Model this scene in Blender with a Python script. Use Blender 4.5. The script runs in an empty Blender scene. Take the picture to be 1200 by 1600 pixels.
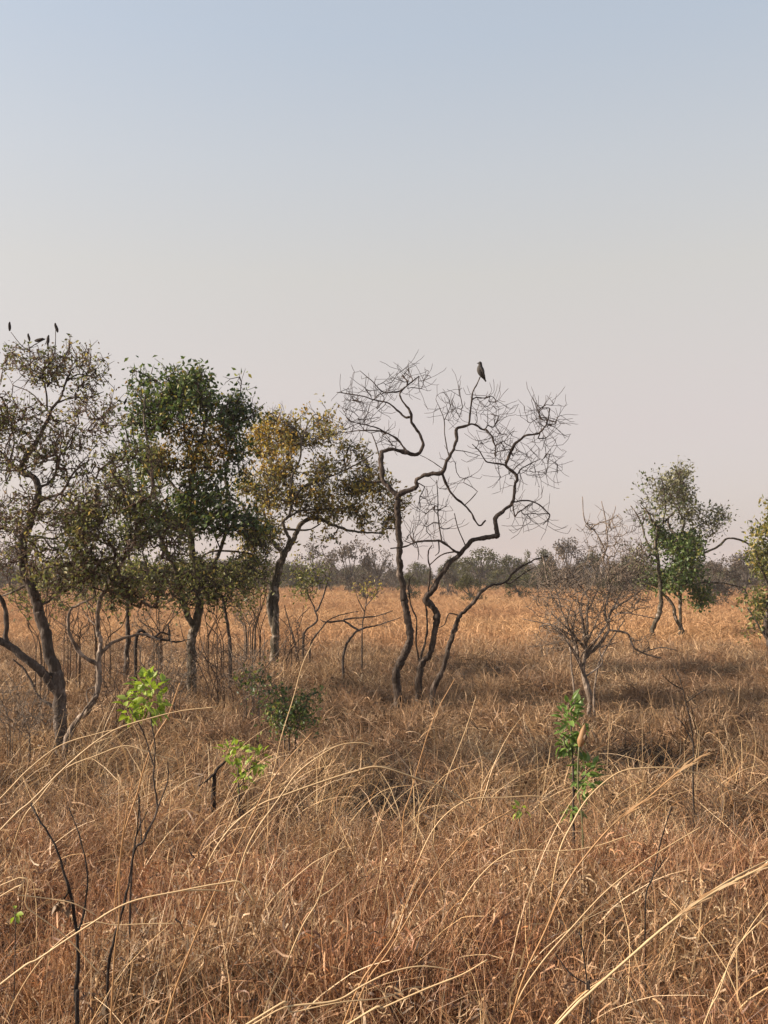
import bpy, math, random
import numpy as np
from mathutils import Vector, Matrix, Euler, noise

# ------------------------------------------------------------------ camera, sky, sun, exposure
scene = bpy.context.scene
COL = scene.collection
EYE = 2.3
FPX = 1500.0                      # focal length in photo pixels (photo 1200 x 1600)
PITCH = math.radians(3.70)
cam_d = bpy.data.cameras.new('camera')
cam_d.sensor_fit = 'VERTICAL'; cam_d.sensor_height = 24.0; cam_d.sensor_width = 18.0
cam_d.lens = 24.0 * FPX / 1600.0
cam_d.clip_start = 0.05; cam_d.clip_end = 6000.0
cam = bpy.data.objects.new('camera', cam_d); COL.objects.link(cam)
cam.location = (0, 0, EYE); cam.rotation_euler = (math.pi / 2 + PITCH, 0, 0)
scene.camera = cam

SUN_AZ, SUN_EL = math.radians(-91), math.radians(26)
world = bpy.data.worlds.new('World'); scene.world = world; world.use_nodes = True
wn = world.node_tree; wn.nodes.clear()
w_out = wn.nodes.new('ShaderNodeOutputWorld'); w_bg = wn.nodes.new('ShaderNodeBackground')
sky = wn.nodes.new('ShaderNodeTexSky'); sky.sky_type = 'NISHITA'; sky.sun_disc = False
sky.sun_elevation = SUN_EL; sky.sun_rotation = SUN_AZ % (2 * math.pi)
sky.altitude = 300; sky.air_density = 1.0; sky.dust_density = 4.0; sky.ozone_density = 1.0
w_bg.inputs['Strength'].default_value = 0.11
# dusty dry-season air: the whole sky is veiled, most of all low down
w_geo = wn.nodes.new('ShaderNodeNewGeometry'); w_sep = wn.nodes.new('ShaderNodeSeparateXYZ')
w_abs = wn.nodes.new('ShaderNodeMath'); w_abs.operation = 'ABSOLUTE'
w_mix = wn.nodes.new('ShaderNodeMix'); w_mix.data_type = 'RGBA'
w_sc = wn.nodes.new('ShaderNodeVectorMath'); w_sc.operation = 'SCALE'; w_sc.inputs['Scale'].default_value = 4.12
def w_ramp(stops):
    r = wn.nodes.new('ShaderNodeValToRGB'); e = r.color_ramp.elements
    while len(e) < len(stops): e.new(.5)
    for q, (p, c) in zip(e, stops): q.position = p; q.color = (*c, 1)
    wn.links.new(w_abs.outputs[0], r.inputs[0]); return r.outputs[0]
wn.links.new(w_geo.outputs['Normal'], w_sep.inputs[0]); wn.links.new(w_sep.outputs[2], w_abs.inputs[0])
dust_amount = w_ramp([(0, (.75,) * 3), (.2, (.75,) * 3), (.48, (.62,) * 3), (1, (.5,) * 3)])
dust_colour = w_ramp([(0, (.76, .65, .65)), (.15, (.83, .685, .62)), (.3, (.855, .765, .635)), (.4, (.805, .785, .735)), (.5, (.72, .765, .795)), (1, (.56, .67, .80))])
wn.links.new(dust_colour, w_sc.inputs[0]); wn.links.new(dust_amount, w_mix.inputs[0])
wn.links.new(sky.outputs[0], w_mix.inputs[6]); wn.links.new(w_sc.outputs[0], w_mix.inputs[7])
wn.links.new(w_mix.outputs[2], w_bg.inputs[0]); wn.links.new(w_bg.outputs[0], w_out.inputs[0])

sun_d = bpy.data.lights.new('sun', 'SUN'); sun_d.energy = 5.0; sun_d.angle = math.radians(1.2)
sun_d.color = (1.0, 0.84, 0.66)
sun = bpy.data.objects.new('sun', sun_d); COL.objects.link(sun)
SDIR = Vector((math.sin(SUN_AZ) * math.cos(SUN_EL), math.cos(SUN_AZ) * math.cos(SUN_EL), math.sin(SUN_EL)))
sun.rotation_euler = SDIR.to_track_quat('Z', 'Y').to_euler(); sun.location = SDIR * 60
vs = scene.view_settings
vs.view_transform = 'Standard'; vs.look = 'None'; vs.gamma = 1.0; vs.use_curve_mapping = False
vs.exposure = 1.0
cy = scene.cycles
cy.max_bounces = 6; cy.diffuse_bounces = 3; cy.glossy_bounces = 2; cy.transmission_bounces = 3
cy.volume_bounces = 1; cy.caustics_reflective = False; cy.caustics_refractive = False

# ------------------------------------------------------------------ helpers
cp, sp = math.cos(PITCH), math.sin(PITCH)
def at(px, py, Y):
    """world point seen at photo pixel (px,py), at ground distance Y from the camera"""
    dx, dy = (px - 600) / FPX, (800 - py) / FPX
    ry, rz = cp - dy * sp, sp + dy * cp
    t = Y / ry
    return Vector((dx * t, Y, EYE + rz * t))
def gz(x, y):
    n = noise.noise(Vector((x * .35, y * .35, 3.1))) * .10 + noise.noise(Vector((x * .06, y * .06, 9.4))) * .12
    n += (.16 - abs(noise.noise(Vector((x * .95, y * .95, 6.2)))) * .62) * .55 * max(0, min(1, (y - 4) / 4)) * min(1, 30 / max(y, 30))
    return n * min(1.0, 40.0 / max(y, 40.0))
def tag(o, label=None, cat=None, group=None, kind=None):
    if label: o['label'] = label
    if cat: o['category'] = cat
    if group: o['group'] = group
    if kind: o['kind'] = kind
    return o
def empty(name, loc, label, cat, group=None):
    o = bpy.data.objects.new(name, None); COL.objects.link(o); o.location = loc; o.empty_display_size = .1
    return tag(o, label, cat, group)
def link_mesh(name, me, parent=None, world=True):
    o = bpy.data.objects.new(name, me); COL.objects.link(o)
    if parent:
        o.parent = parent
        if world: o.matrix_parent_inverse = Matrix.Translation(parent.location).inverted()
    return o
def mesh_np(name, V, F, mats, mat_idx=None, smooth=False):
    V = np.asarray(V, dtype=np.float32); me = bpy.data.meshes.new(name)
    if isinstance(F, np.ndarray):
        k = F.shape[1]; n = F.shape[0]
        me.vertices.add(len(V)); me.vertices.foreach_set('co', V.ravel())
        me.loops.add(n * k); me.loops.foreach_set('vertex_index', F.astype(np.int32).ravel())
        me.polygons.add(n); me.polygons.foreach_set('loop_start', np.arange(0, n * k, k, dtype=np.int32))
        me.polygons.foreach_set('loop_total', np.full(n, k, dtype=np.int32))
    else:
        me.from_pydata([tuple(v) for v in V], [], F)
    for m in (mats if isinstance(mats, (list, tuple)) else [mats]): me.materials.append(m)
    if mat_idx is not None: me.polygons.foreach_set('material_index', np.asarray(mat_idx, dtype=np.int32))
    if smooth: me.polygons.foreach_set('use_smooth', np.ones(len(me.polygons), dtype=bool))
    me.update(calc_edges=True); me.validate()
    return me

# ------------------------------------------------------------------ materials
def new_mat(name):
    m = bpy.data.materials.new(name); m.use_nodes = True; nt = m.node_tree; nt.nodes.clear()
    return m, nt, nt.nodes.new('ShaderNodeOutputMaterial')
def N(nt, typ, **kw):
    n = nt.nodes.new(typ)
    for k, v in kw.items():
        if k in n.inputs: n.inputs[k].default_value = v
        else: setattr(n, k, v)
    return n
def ramp(nt, stops, fac, interp='LINEAR'):
    r = nt.nodes.new('ShaderNodeValToRGB'); r.color_ramp.interpolation = interp
    e = r.color_ramp.elements
    while len(e) < len(stops): e.new(.5)
    for i, (p, c) in enumerate(stops):
        e[i].position = p; e[i].color = (*c, 1)
    nt.links.new(fac, r.inputs[0]); return r.outputs[0]
def mix(nt, fac, a, b, blend='MIX'):
    m = nt.nodes.new('ShaderNodeMix'); m.data_type = 'RGBA'; m.blend_type = blend
    for sock, v in ((m.inputs[0], fac), (m.inputs[6], a), (m.inputs[7], b)):
        if hasattr(v, 'links'): nt.links.new(v, sock)
        else: sock.default_value = v if not isinstance(v, tuple) else (*v, 1)
    return m.outputs[2]
def noise_tex(nt, scale, detail=4, rough=.55, vec=None, dist=0.0):
    n = N(nt, 'ShaderNodeTexNoise', Scale=scale, Detail=detail, Roughness=rough, Distortion=dist)
    if vec is not None: nt.links.new(vec, n.inputs['Vector'])
    return n.outputs['Fac']

def blade_mat(name, stops, transl=.35, gloss=.10, patch=None, inst_var=.35, val_noise=None):
    """thin dry or green blade: every blade its own tone, tone varying again by clump"""
    m, nt, out = new_mat(name)
    geo = N(nt, 'ShaderNodeNewGeometry'); oi = N(nt, 'ShaderNodeObjectInfo')
    col = ramp(nt, stops, geo.outputs['Random Per Island'])
    if inst_var:
        mr = N(nt, 'ShaderNodeMapRange'); nt.links.new(oi.outputs['Random'], mr.inputs[0])
        mr.inputs[3].default_value = 1 - inst_var; mr.inputs[4].default_value = 1 + inst_var * .8
        col = mix(nt, 1.0, col, mr.outputs[0], 'MULTIPLY')
    if patch:
        fac = noise_tex(nt, patch[0], 3, .6, geo.outputs['Position'])
        f2 = ramp(nt, [(.40, (0, 0, 0)), (.62, (1, 1, 1))], fac)
        col = mix(nt, f2, col, mix(nt, 1.0, col, patch[1], 'MULTIPLY'))
    d = N(nt, 'ShaderNodeBsdfDiffuse'); t = N(nt, 'ShaderNodeBsdfTranslucent'); g = N(nt, 'ShaderNodeBsdfGlossy', Roughness=.55)
    nt.links.new(col, d.inputs[0]); nt.links.new(col, t.inputs[0]); g.inputs[0].default_value = (1, 1, 1, 1)
    m1 = N(nt, 'ShaderNodeMixShader', Fac=transl); m2 = N(nt, 'ShaderNodeMixShader', Fac=gloss * .35)
    nt.links.new(d.outputs[0], m1.inputs[1]); nt.links.new(t.outputs[0], m1.inputs[2])
    nt.links.new(m1.outputs[0], m2.inputs[1]); nt.links.new(g.outputs[0], m2.inputs[2])
    nt.links.new(m2.outputs[0], out.inputs[0]); return m

def bark_mat(name, dark, mid, pale, scale=14, thr=.62):
    m, nt, out = new_mat(name)
    geo = N(nt, 'ShaderNodeNewGeometry')
    mp = N(nt, 'ShaderNodeMapping'); nt.links.new(geo.outputs['Position'], mp.inputs[0]); mp.inputs['Scale'].default_value = (1, 1, .35)
    f = noise_tex(nt, scale, 6, .65, mp.outputs[0])
    col = ramp(nt, [(.30, dark), (.52, mid), (.75, pale)], f)
    blot = noise_tex(nt, 5.5, 4, .6, geo.outputs['Position'], .4)
    col = mix(nt, ramp(nt, [(thr - .02, (0, 0, 0)), (thr + .06, (1, 1, 1))], blot), col, pale)
    b = N(nt, 'ShaderNodeBsdfPrincipled', Roughness=.9); b.inputs['Specular IOR Level'].default_value = .2
    nt.links.new(col, b.inputs['Base Color'])
    v = N(nt, 'ShaderNodeTexVoronoi', Scale=scale * 3.0); nt.links.new(mp.outputs[0], v.inputs['Vector'])
    mm = mix(nt, .5, v.outputs['Distance'], noise_tex(nt, scale * 4, 5, .7, mp.outputs[0]))
    bp = N(nt, 'ShaderNodeBump', Strength=.8, Distance=.02); nt.links.new(mm, bp.inputs['Height'])
    nt.links.new(bp.outputs[0], b.inputs['Normal']); nt.links.new(b.outputs[0], out.inputs[0]); return m

STRAW = [(0, (.070, .040, .020)), (.28, (.18, .100, .050)), (.6, (.37, .225, .112)), (.85, (.56, .39, .22)), (1, (.76, .61, .42))]
RED = [(0, (.10, .044, .024)), (.35, (.27, .122, .060)), (.7, (.46, .235, .118)), (1, (.62, .39, .22))]
MID = [(0, (.12, .070, .040)), (.25, (.27, .165, .088)), (.6, (.47, .305, .165)), (.88, (.62, .435, .255)), (1, (.76, .60, .41))]
FAR = [(0, (.34, .20, .105)), (.5, (.50, .305, .155)), (1, (.62, .40, .22))]
M = {}
M['straw'] = blade_mat('straw', STRAW, .30, .10, (1.1, (.74, .47, .36)), .30)
M['red_grass'] = blade_mat('red_grass', RED, .30, .06, None, .25)
M['mid_grass'] = blade_mat('mid_grass', MID, .30, .07, (.8, (.60, .54, .54)), .42)
M['plain_grass'] = blade_mat('plain_grass', FAR, .30, .03, (.06, (.80, .72, .72)), .14)
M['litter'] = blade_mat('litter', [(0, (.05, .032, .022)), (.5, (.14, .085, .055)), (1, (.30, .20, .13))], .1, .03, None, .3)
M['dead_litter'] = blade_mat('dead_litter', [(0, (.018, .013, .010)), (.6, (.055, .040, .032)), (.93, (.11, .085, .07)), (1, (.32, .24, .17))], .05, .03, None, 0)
M['bud_tan'] = blade_mat('bud_tan', [(0, (.30, .175, .085)), (1, (.30, .175, .085))], .2, .05, None, 0)
M['stalk'] = blade_mat('stalk', [(0, (.50, .33, .16)), (1, (.62, .45, .25))], .15, .14, None, .15)
M['red_stalk'] = blade_mat('red_stalk', [(0, (.38, .20, .085)), (1, (.46, .27, .12))], .15, .10, None, .15)
M['plume'] = blade_mat('plume', [(0, (.42, .25, .12)), (1, (.62, .46, .28))], .4, .05, None, .1)
M['leaf_olive'] = blade_mat('leaf_olive', [(0, (0.061, 0.074, 0.025)), (.45, (0.123, 0.140, 0.035)), (.8, (0.236, 0.236, 0.063)), (1, (0.385, 0.280, 0.088))], .42, .08, None, 0)
M['leaf_dark'] = blade_mat('leaf_dark', [(0, (0.023, 0.046, 0.012)), (.5, (0.061, 0.104, 0.020)), (.85, (0.138, 0.181, 0.038)), (1, (0.290, 0.246, 0.043))], .38, .10, None, 0)
M['leaf_yellow'] = blade_mat('leaf_yellow', [(0, (.15, .135, .03)), (.4, (.31, .265, .06)), (.8, (.46, .36, .085)), (1, (.26, .24, .08))], .45, .08, None, 0)
M['leaf_gold'] = blade_mat('leaf_gold', [(0, (0.276, 0.161, 0.014)), (.5, (0.391, 0.230, 0.021)), (1, (0.253, 0.184, 0.034))], .42, .08, None, 0)
M['leaf_pale'] = blade_mat('leaf_pale', [(0, (0.081, 0.088, 0.041)), (.5, (0.169, 0.169, 0.081)), (1, (0.270, 0.257, 0.128))], .40, .10, None, 0)
M['leaf_lime'] = blade_mat('leaf_lime', [(0, (.13, .22, .018)), (.5, (.24, .34, .030)), (1, (.38, .43, .07))], .45, .10, None, .18)
M['leaf_green'] = blade_mat('leaf_green', [(0, (.055, .115, .020)), (.5, (.115, .195, .034)), (1, (.21, .29, .07))], .42, .10, None, .3)
M['leaf_brown'] = blade_mat('leaf_brown', [(0, (0.083, 0.051, 0.033)), (.6, (0.150, 0.098, 0.060)), (1, (0.255, 0.173, 0.105))], .2, .06, None, 0)
M['leaf_far'] = blade_mat('leaf_far', [(0, (.034, .038, .014)), (.5, (.066, .070, .024)), (1, (.12, .115, .045))], .3, .03, None, .25)
M['leaf_far_grey'] = blade_mat('leaf_far_grey', [(0, (.050, .040, .032)), (.5, (.09, .073, .058)), (1, (.14, .115, .09))], .2, .03, None, .2)
M['bark'] = bark_mat('bark', (.026, .020, .017), (.070, .055, .047), (.185, .152, .132))
M['bark_pale'] = bark_mat('bark_pale', (.060, .045, .036), (.16, .125, .10), (.36, .29, .24), 18, .56)
M['bark_lichen'] = bark_mat('bark_lichen', (.026, .024, .016), (.075, .062, .045), (.30, .25, .21), 13, .60)
M['twig'] = bark_mat('twig', (.030, .022, .018), (.065, .048, .040), (.13, .10, .085), 30, .66)
M['twig_brown'] = bark_mat('twig_brown', (.050, .032, .024), (.105, .070, .052), (.17, .125, .10), 30, .66)
M['twig_dark'] = bark_mat('twig_dark', (.022, .014, .011), (.048, .032, .025), (.09, .065, .052), 30, .70)
M['bark_dark'] = bark_mat('bark_dark', (.020, .014, .011), (.052, .039, .032), (.165, .130, .108), 14, .64)
M['twig_pale'] = bark_mat('twig_pale', (.085, .065, .052), (.17, .135, .108), (.29, .235, .19), 30, .62)
M['char'] = bark_mat('char', (.012, .010, .009), (.030, .024, .022), (.075, .060, .05), 22, .72)
M['far_bark'] = bark_mat('far_bark', (.05, .042, .038), (.10, .085, .075), (.17, .15, .13), 3, .7)

def ground_mat():
    m, nt, out = new_mat('soil_and_thatch')
    geo = N(nt, 'ShaderNodeNewGeometry'); P = geo.outputs['Position']
    a = ramp(nt, [(.3, (.095, .062, .042)), (.5, (.19, .125, .080)), (.7, (.32, .225, .145))], noise_tex(nt, 9, 8, .7, P))
    b = ramp(nt, [(.3, (.26, .130, .052)), (.6, (.36, .190, .080)), (.8, (.42, .240, .105))], noise_tex(nt, .25, 8, .7, P))
    sep = N(nt, 'ShaderNodeSeparateXYZ'); nt.links.new(P, sep.inputs[0])
    mr = N(nt, 'ShaderNodeMapRange'); nt.links.new(sep.outputs[1], mr.inputs[0]); mr.inputs[1].default_value = 22; mr.inputs[2].default_value = 60
    col = mix(nt, mr.outputs[0], a, b)
    bs = N(nt, 'ShaderNodeBsdfDiffuse'); nt.links.new(col, bs.inputs[0])
    bp = N(nt, 'ShaderNodeBump', Strength=1.0, Distance=.05); nt.links.new(noise_tex(nt, 25, 6, .7, P), bp.inputs['Height'])
    nt.links.new(bp.outputs[0], bs.inputs['Normal']); nt.links.new(bs.outputs[0], out.inputs[0]); return m
M['ground'] = ground_mat()

# ------------------------------------------------------------------ ground
def build_ground():
    ys = [-40, -25, -10] + list(np.arange(-4, 34, .22)) + [34 * 1.06 ** k for k in range(1, 46)]
    us = np.linspace(-1, 1, 241); us = np.sign(us) * (0.35 * np.abs(us) + .65 * np.abs(us) ** 4)
    V = []
    for y in ys:
        w = 30 + .75 * abs(y)
        for u in us:
            x = u * w; V.append((x, y, gz(x, y)))
    n, k = len(ys), len(us)
    i = np.arange(n - 1)[:, None] * k + np.arange(k - 1)[None, :]
    F = np.stack([i, i + 1, i + 1 + k, i + k], -1).reshape(-1, 4)
    o = link_mesh('ground', mesh_np('ground', V, F, M['ground'], smooth=True)); o['kind'] = 'structure'
build_ground()

# ------------------------------------------------------------------ grass clumps (scattered as stuff)
def blades(rng, n, R, L, tilt, curl, w, seg=5, z0=(0, 0), kink=.25, twist=1.2, az=None, wtip=.25, radial=0):
    """n curved tapering ribbons; returns V, F(quads)"""
    u = lambda a, b: rng.uniform(a, b, n)
    r = R * np.sqrt(rng.random(n)); a0 = u(0, 2 * np.pi)
    base = np.stack([r * np.cos(a0), r * np.sin(a0), u(*z0)], -1)
    phi = u(0, 2 * np.pi) if az is None else rng.normal(az, .7, n)
    if radial: phi = a0 + rng.normal(0, radial, n)
    ln = u(*L); th0 = u(*tilt); ku = u(*curl) * rng.choice([-1, 1], n, p=[.15, .85]); wd = u(*w)
    tw = u(-twist, twist); tw0 = u(0, np.pi)
    P = np.zeros((n, seg + 1, 3)); S = np.zeros((n, seg + 1, 3))
    p = base.copy(); kphi = phi.copy(); kk = np.zeros(n)
    for j in range(seg + 1):
        s = j / seg
        th = th0 + ku * s ** 1.6 + kk
        d = np.stack([np.sin(th) * np.cos(kphi), np.sin(th) * np.sin(kphi), np.cos(th)], -1)
        if j: p = p + d * (ln / seg)[:, None]
        kphi = kphi + rng.normal(0, kink, n); kk = kk + rng.normal(0, kink * .6, n)
        side = np.stack([-np.sin(kphi), np.cos(kphi), np.zeros(n)], -1)
        up = np.cross(d, side); ang = tw0 + tw * s
        sd = side * np.cos(ang)[:, None] + up * np.sin(ang)[:, None]
        ww = wd * .5 * (1 - (1 - wtip) * s ** 1.5)
        P[:, j] = p; S[:, j] = sd * ww[:, None]
    V = np.stack([P - S, P + S], 2).reshape(-1, 3)
    b = np.arange(n)[:, None] * (seg + 1) * 2 + np.arange(seg)[None, :] * 2
    F = np.stack([b, b + 1, b + 3, b + 2], -1).reshape(-1, 4)
    V[:, 2] = np.maximum(V[:, 2], -.03)
    return V, F
def clump_mesh(name, seed, specs, mats):
    rng = np.random.default_rng(seed); Vs, Fs, Ms, off = [], [], [], 0
    for mi, kw in specs:
        V, F = blades(rng, **kw); Vs.append(V); Fs.append(F + off); Ms.append(np.full(len(F), mi)); off += len(V)
    return mesh_np(name, np.concatenate(Vs), np.concatenate(Fs), mats, np.concatenate(Ms))

def scatter(name, label, cat, pts, meshes, kind='stuff'):
    """one stuff object: geometry nodes put a clump mesh on every point. pts: list of (x,y,z, yaw, leanx, leany, sx, sz, idx)"""
    src = bpy.data.collections.new(name + '_kinds')
    for i, me in enumerate(meshes):
        src.objects.link(bpy.data.objects.new('%s_%02d' % (name, i), me))
    me = bpy.data.meshes.new(name); n = len(pts)
    A = np.array([[p[0], p[1], p[2]] for p in pts], dtype=np.float32)
    me.vertices.add(n); me.vertices.foreach_set('co', A.ravel())
    rot = np.zeros((n, 3), np.float32); scl = np.zeros((n, 3), np.float32); idx = np.zeros(n, np.int32)
    for i, p in enumerate(pts):
        Rm = Euler((-p[5], p[4], 0)).to_matrix() @ Matrix.Rotation(p[3], 3, 'Z')
        rot[i] = Rm.to_euler(); scl[i] = (p[6], p[6], p[7]); idx[i] = p[8] % len(meshes)
    me.attributes.new('rot', 'FLOAT_VECTOR', 'POINT').data.foreach_set('vector', rot.ravel())
    me.attributes.new('scl', 'FLOAT_VECTOR', 'POINT').data.foreach_set('vector', scl.ravel())
    me.attributes.new('idx', 'INT', 'POINT').data.foreach_set('value', idx)
    o = link_mesh(name, me); tag(o, label, cat, None, kind)
    ng = bpy.data.node_groups.new(name, 'GeometryNodeTree')
    ng.interface.new_socket('Geometry', in_out='INPUT', socket_type='NodeSocketGeometry')
    ng.interface.new_socket('Geometry', in_out='OUTPUT', socket_type='NodeSocketGeometry')
    gi, go = ng.nodes.new('NodeGroupInput'), ng.nodes.new('NodeGroupOutput')
    iop = ng.nodes.new('GeometryNodeInstanceOnPoints'); ci = ng.nodes.new('GeometryNodeCollectionInfo')
    ci.inputs['Collection'].default_value = src; ci.inputs['Separate Children'].default_value = True; ci.inputs['Reset Children'].default_value = True
    def attr(nm, typ):
        a = ng.nodes.new('GeometryNodeInputNamedAttribute'); a.data_type = typ; a.inputs[0].default_value = nm
        return [s for s in a.outputs if s.enabled and s.name == 'Attribute'][0]
    e2r = ng.nodes.new('FunctionNodeEulerToRotation')
    L = ng.links.new
    L(gi.outputs[0], iop.inputs['Points']); L(ci.outputs[0], iop.inputs['Instance']); iop.inputs['Pick Instance'].default_value = True
    L(attr('idx', 'INT'), iop.inputs['Instance Index'])
    L(attr('rot', 'FLOAT_VECTOR'), e2r.inputs[0]); L(e2r.outputs[0], iop.inputs['Rotation'])
    L(attr('scl', 'FLOAT_VECTOR'), iop.inputs['Scale']); L(iop.outputs[0], go.inputs[0])
    md = o.modifiers.new('scatter', 'NODES'); md.node_group = ng
    return o

# hollows in the grass: (px, py, distance, radius m, remaining height)
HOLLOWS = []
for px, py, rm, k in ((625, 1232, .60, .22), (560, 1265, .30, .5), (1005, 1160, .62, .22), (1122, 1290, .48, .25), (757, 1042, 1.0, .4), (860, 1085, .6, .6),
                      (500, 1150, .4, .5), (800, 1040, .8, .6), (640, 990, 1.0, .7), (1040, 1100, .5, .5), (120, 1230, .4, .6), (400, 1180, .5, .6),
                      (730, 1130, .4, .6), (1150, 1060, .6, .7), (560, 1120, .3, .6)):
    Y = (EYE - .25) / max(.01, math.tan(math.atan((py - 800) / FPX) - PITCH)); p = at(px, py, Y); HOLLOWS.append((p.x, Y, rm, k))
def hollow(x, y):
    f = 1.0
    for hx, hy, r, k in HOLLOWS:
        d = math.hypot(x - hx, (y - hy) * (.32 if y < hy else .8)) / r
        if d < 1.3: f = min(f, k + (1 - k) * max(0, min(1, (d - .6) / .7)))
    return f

def near_clump(seed):
    g = random.Random(seed)
    return clump_mesh('near_clump', seed, [
        (0, dict(n=14, R=.17, L=(.45, .95), tilt=(.0, .6), curl=(.1, 1.1), w=(0.0030, 0.0054), seg=5, kink=.12)),
        (1, dict(n=20, R=.17, L=(.35, .85), tilt=(.0, .6), curl=(.1, 1.1), w=(0.0027, 0.0051), seg=5, kink=.14)),
        (0, dict(n=64, R=.18, L=(.18, .50), tilt=(.1, 1.1), curl=(1.0, 3.6), w=(0.0038, 0.0081), seg=7, kink=.28)),
        (1, dict(n=66, R=.18, L=(.18, .50), tilt=(.1, 1.1), curl=(1.0, 3.6), w=(0.0038, 0.0074), seg=7, kink=.28)),
        (0, dict(n=44, R=.20, L=(.06, .22), tilt=(.6, 2.2), curl=(.8, 4.5), w=(0.0041, 0.0108), seg=5, z0=(.10, .62), kink=.4)),
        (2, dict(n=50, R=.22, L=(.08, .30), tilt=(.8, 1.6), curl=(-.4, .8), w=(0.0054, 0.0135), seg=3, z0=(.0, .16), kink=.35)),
        (3, dict(n=7, R=.20, L=(.05, .16), tilt=(.4, 2.2), curl=(1.5, 5.0), w=(.005, .012), seg=6, z0=(.15, .6), kink=.3)),
    ], [M['straw'], M['red_grass'], M['litter'], M['plume']])
def mid_clump(seed):
    g = random.Random(seed); rr = g.uniform(.10, .26)
    return clump_mesh('mid_clump', seed, [
        (0, dict(n=90, R=rr, L=(.20, .55), tilt=(.3, 1.2), curl=(.7, 2.2), w=(.006, .013), seg=6, kink=.20, radial=.8)),
        (0, dict(n=60, R=.34, L=(.12, .40), tilt=(.7, 1.7), curl=(-.6, 2.0), w=(.006, .013), seg=5, kink=.38, z0=(.02, .20))),
        (0, dict(n=4, R=.2, L=(.40, .70), tilt=(.2, 1.0), curl=(.2, 1.2), w=(.004, .006), seg=5, kink=.14)),
        (1, dict(n=30, R=.28, L=(.16, .42), tilt=(.3, 1.2), curl=(.5, 2.4), w=(.005, .010), seg=5, kink=.28)),
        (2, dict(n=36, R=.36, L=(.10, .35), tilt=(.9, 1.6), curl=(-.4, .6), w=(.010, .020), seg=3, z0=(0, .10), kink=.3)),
    ], [M['mid_grass'], M['red_grass'], M['litter']])
def plain_clump(seed):
    return clump_mesh('plain_clump', seed, [
        (0, dict(n=110, R=.75, L=(.25, .60), tilt=(.0, .9), curl=(.5, 2.2), w=(.014, .028), seg=4, kink=.15)),
    ], [M['plain_grass']])

R = random.Random(5)
def nz(x, y, s, o=0.0): return noise.noise(Vector((x * s, y * s, o)))
pts = []
for i in range(5200):
    y = 1.5 + 6.3 * R.random() ** .75; hw = .50 * y + 1.1; x = R.uniform(-hw, hw)
    h = hollow(x, y)
    v0 = nz(x, y, 2.1, 4.0)
    if R.random() > h + .15 or (v0 < -.06 and R.random() < .85): continue
    v = nz(x, y, .8, 2.0) + .8 * v0; top = (.92 if y < 4.5 else .92 - .09 * (y - 4.5))
    pts.append((x, y, gz(x, y) - .01, R.uniform(0, 6.28), R.gauss(.13, .16), R.gauss(0, .14), R.uniform(.85, 1.15), max(.30, top * R.uniform(.75, 1.15) * (1 + .35 * v) * h), R.randrange(9)))
scatter('tall_dry_grass', 'tangled tall dry grass filling the front of the picture', 'grass', pts, [near_clump(100 + k) for k in range(9)])
pts = []
for i in range(12000):
    y = 6.8 + 21 * R.random() ** .8; hw = .48 * y + 1.5; x = R.uniform(-hw, hw)
    h = hollow(x, y); v = nz(x, y, .55, 5.0); v2 = nz(x, y, 1.7, 8.0)
    if R.random() > h + .1 or (v2 < -.06 and R.random() < .8): continue
    s = max(.22, (.80 + .5 * v + .9 * v2) * R.uniform(.6, 1.4)) * h
    pts.append((x, y, gz(x, y) - .01, R.uniform(0, 6.28), R.gauss(.24, .30), R.gauss(-.05, .28), R.uniform(.75, 1.4), s, R.randrange(8)))
scatter('matted_dry_grass', 'matted brown grass tussocks between the trees', 'grass', pts, [mid_clump(200 + k) for k in range(8)])
pts = []
for i in range(15000):
    y = 26 + 124 * R.random() ** 1.15; hw = .46 * y + 2; x = R.uniform(-hw, hw)
    v = nz(x, y, .12, 7.0)
    pts.append((x, y, gz(x, y) - .02, R.uniform(0, 6.28), R.gauss(.1, .12), R.gauss(0, .12), R.uniform(.9, 1.5) * (1 + y / 180), R.uniform(.75, 1.1) * (1 + .35 * v), R.randrange(6)))
scatter('plain_grass', 'smooth orange grass plain reaching to the far trees', 'grass', pts, [plain_clump(300 + k) for k in range(6)])

def straw_clump(seed):
    g = random.Random(seed)
    return clump_mesh('loose_straw', seed, [
        (0, dict(n=g.choice((2, 3, 4)), R=.16, L=(.8, 1.45), tilt=(.1, .75), curl=(.4, 1.5), w=(.0050, .0100), seg=12, kink=.09, az=0.0, twist=.4)),
        (1, dict(n=3, R=.16, L=(.7, 1.3), tilt=(.0, .6), curl=(.2, 1.2), w=(.0035, .006), seg=10, kink=.09, az=.1, twist=.4)),
        (0, dict(n=3, R=.16, L=(.5, 1.0), tilt=(.1, 1.0), curl=(.2, 1.6), w=(.003, .005), seg=8, kink=.10)),
    ], [M['stalk'], M['red_stalk']])
pts = []
for i in range(820):
    y = 2.6 + 8.5 * R.random() ** .85; hw = .5 * y + 1.0; x = R.uniform(-hw, hw)
    if R.random() > hollow(x, y) + .2: continue
    pts.append((x, y, gz(x, y) - .01, R.gauss(0, .75), 0, 0, 1, R.uniform(.65, 1.0) * (1 if y < 5 else .85), R.randrange(10)))
scatter('loose_straw', 'loose pale straw stalks arching through the front grass', 'grass', pts, [straw_clump(400 + k) for k in range(10)])

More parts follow.
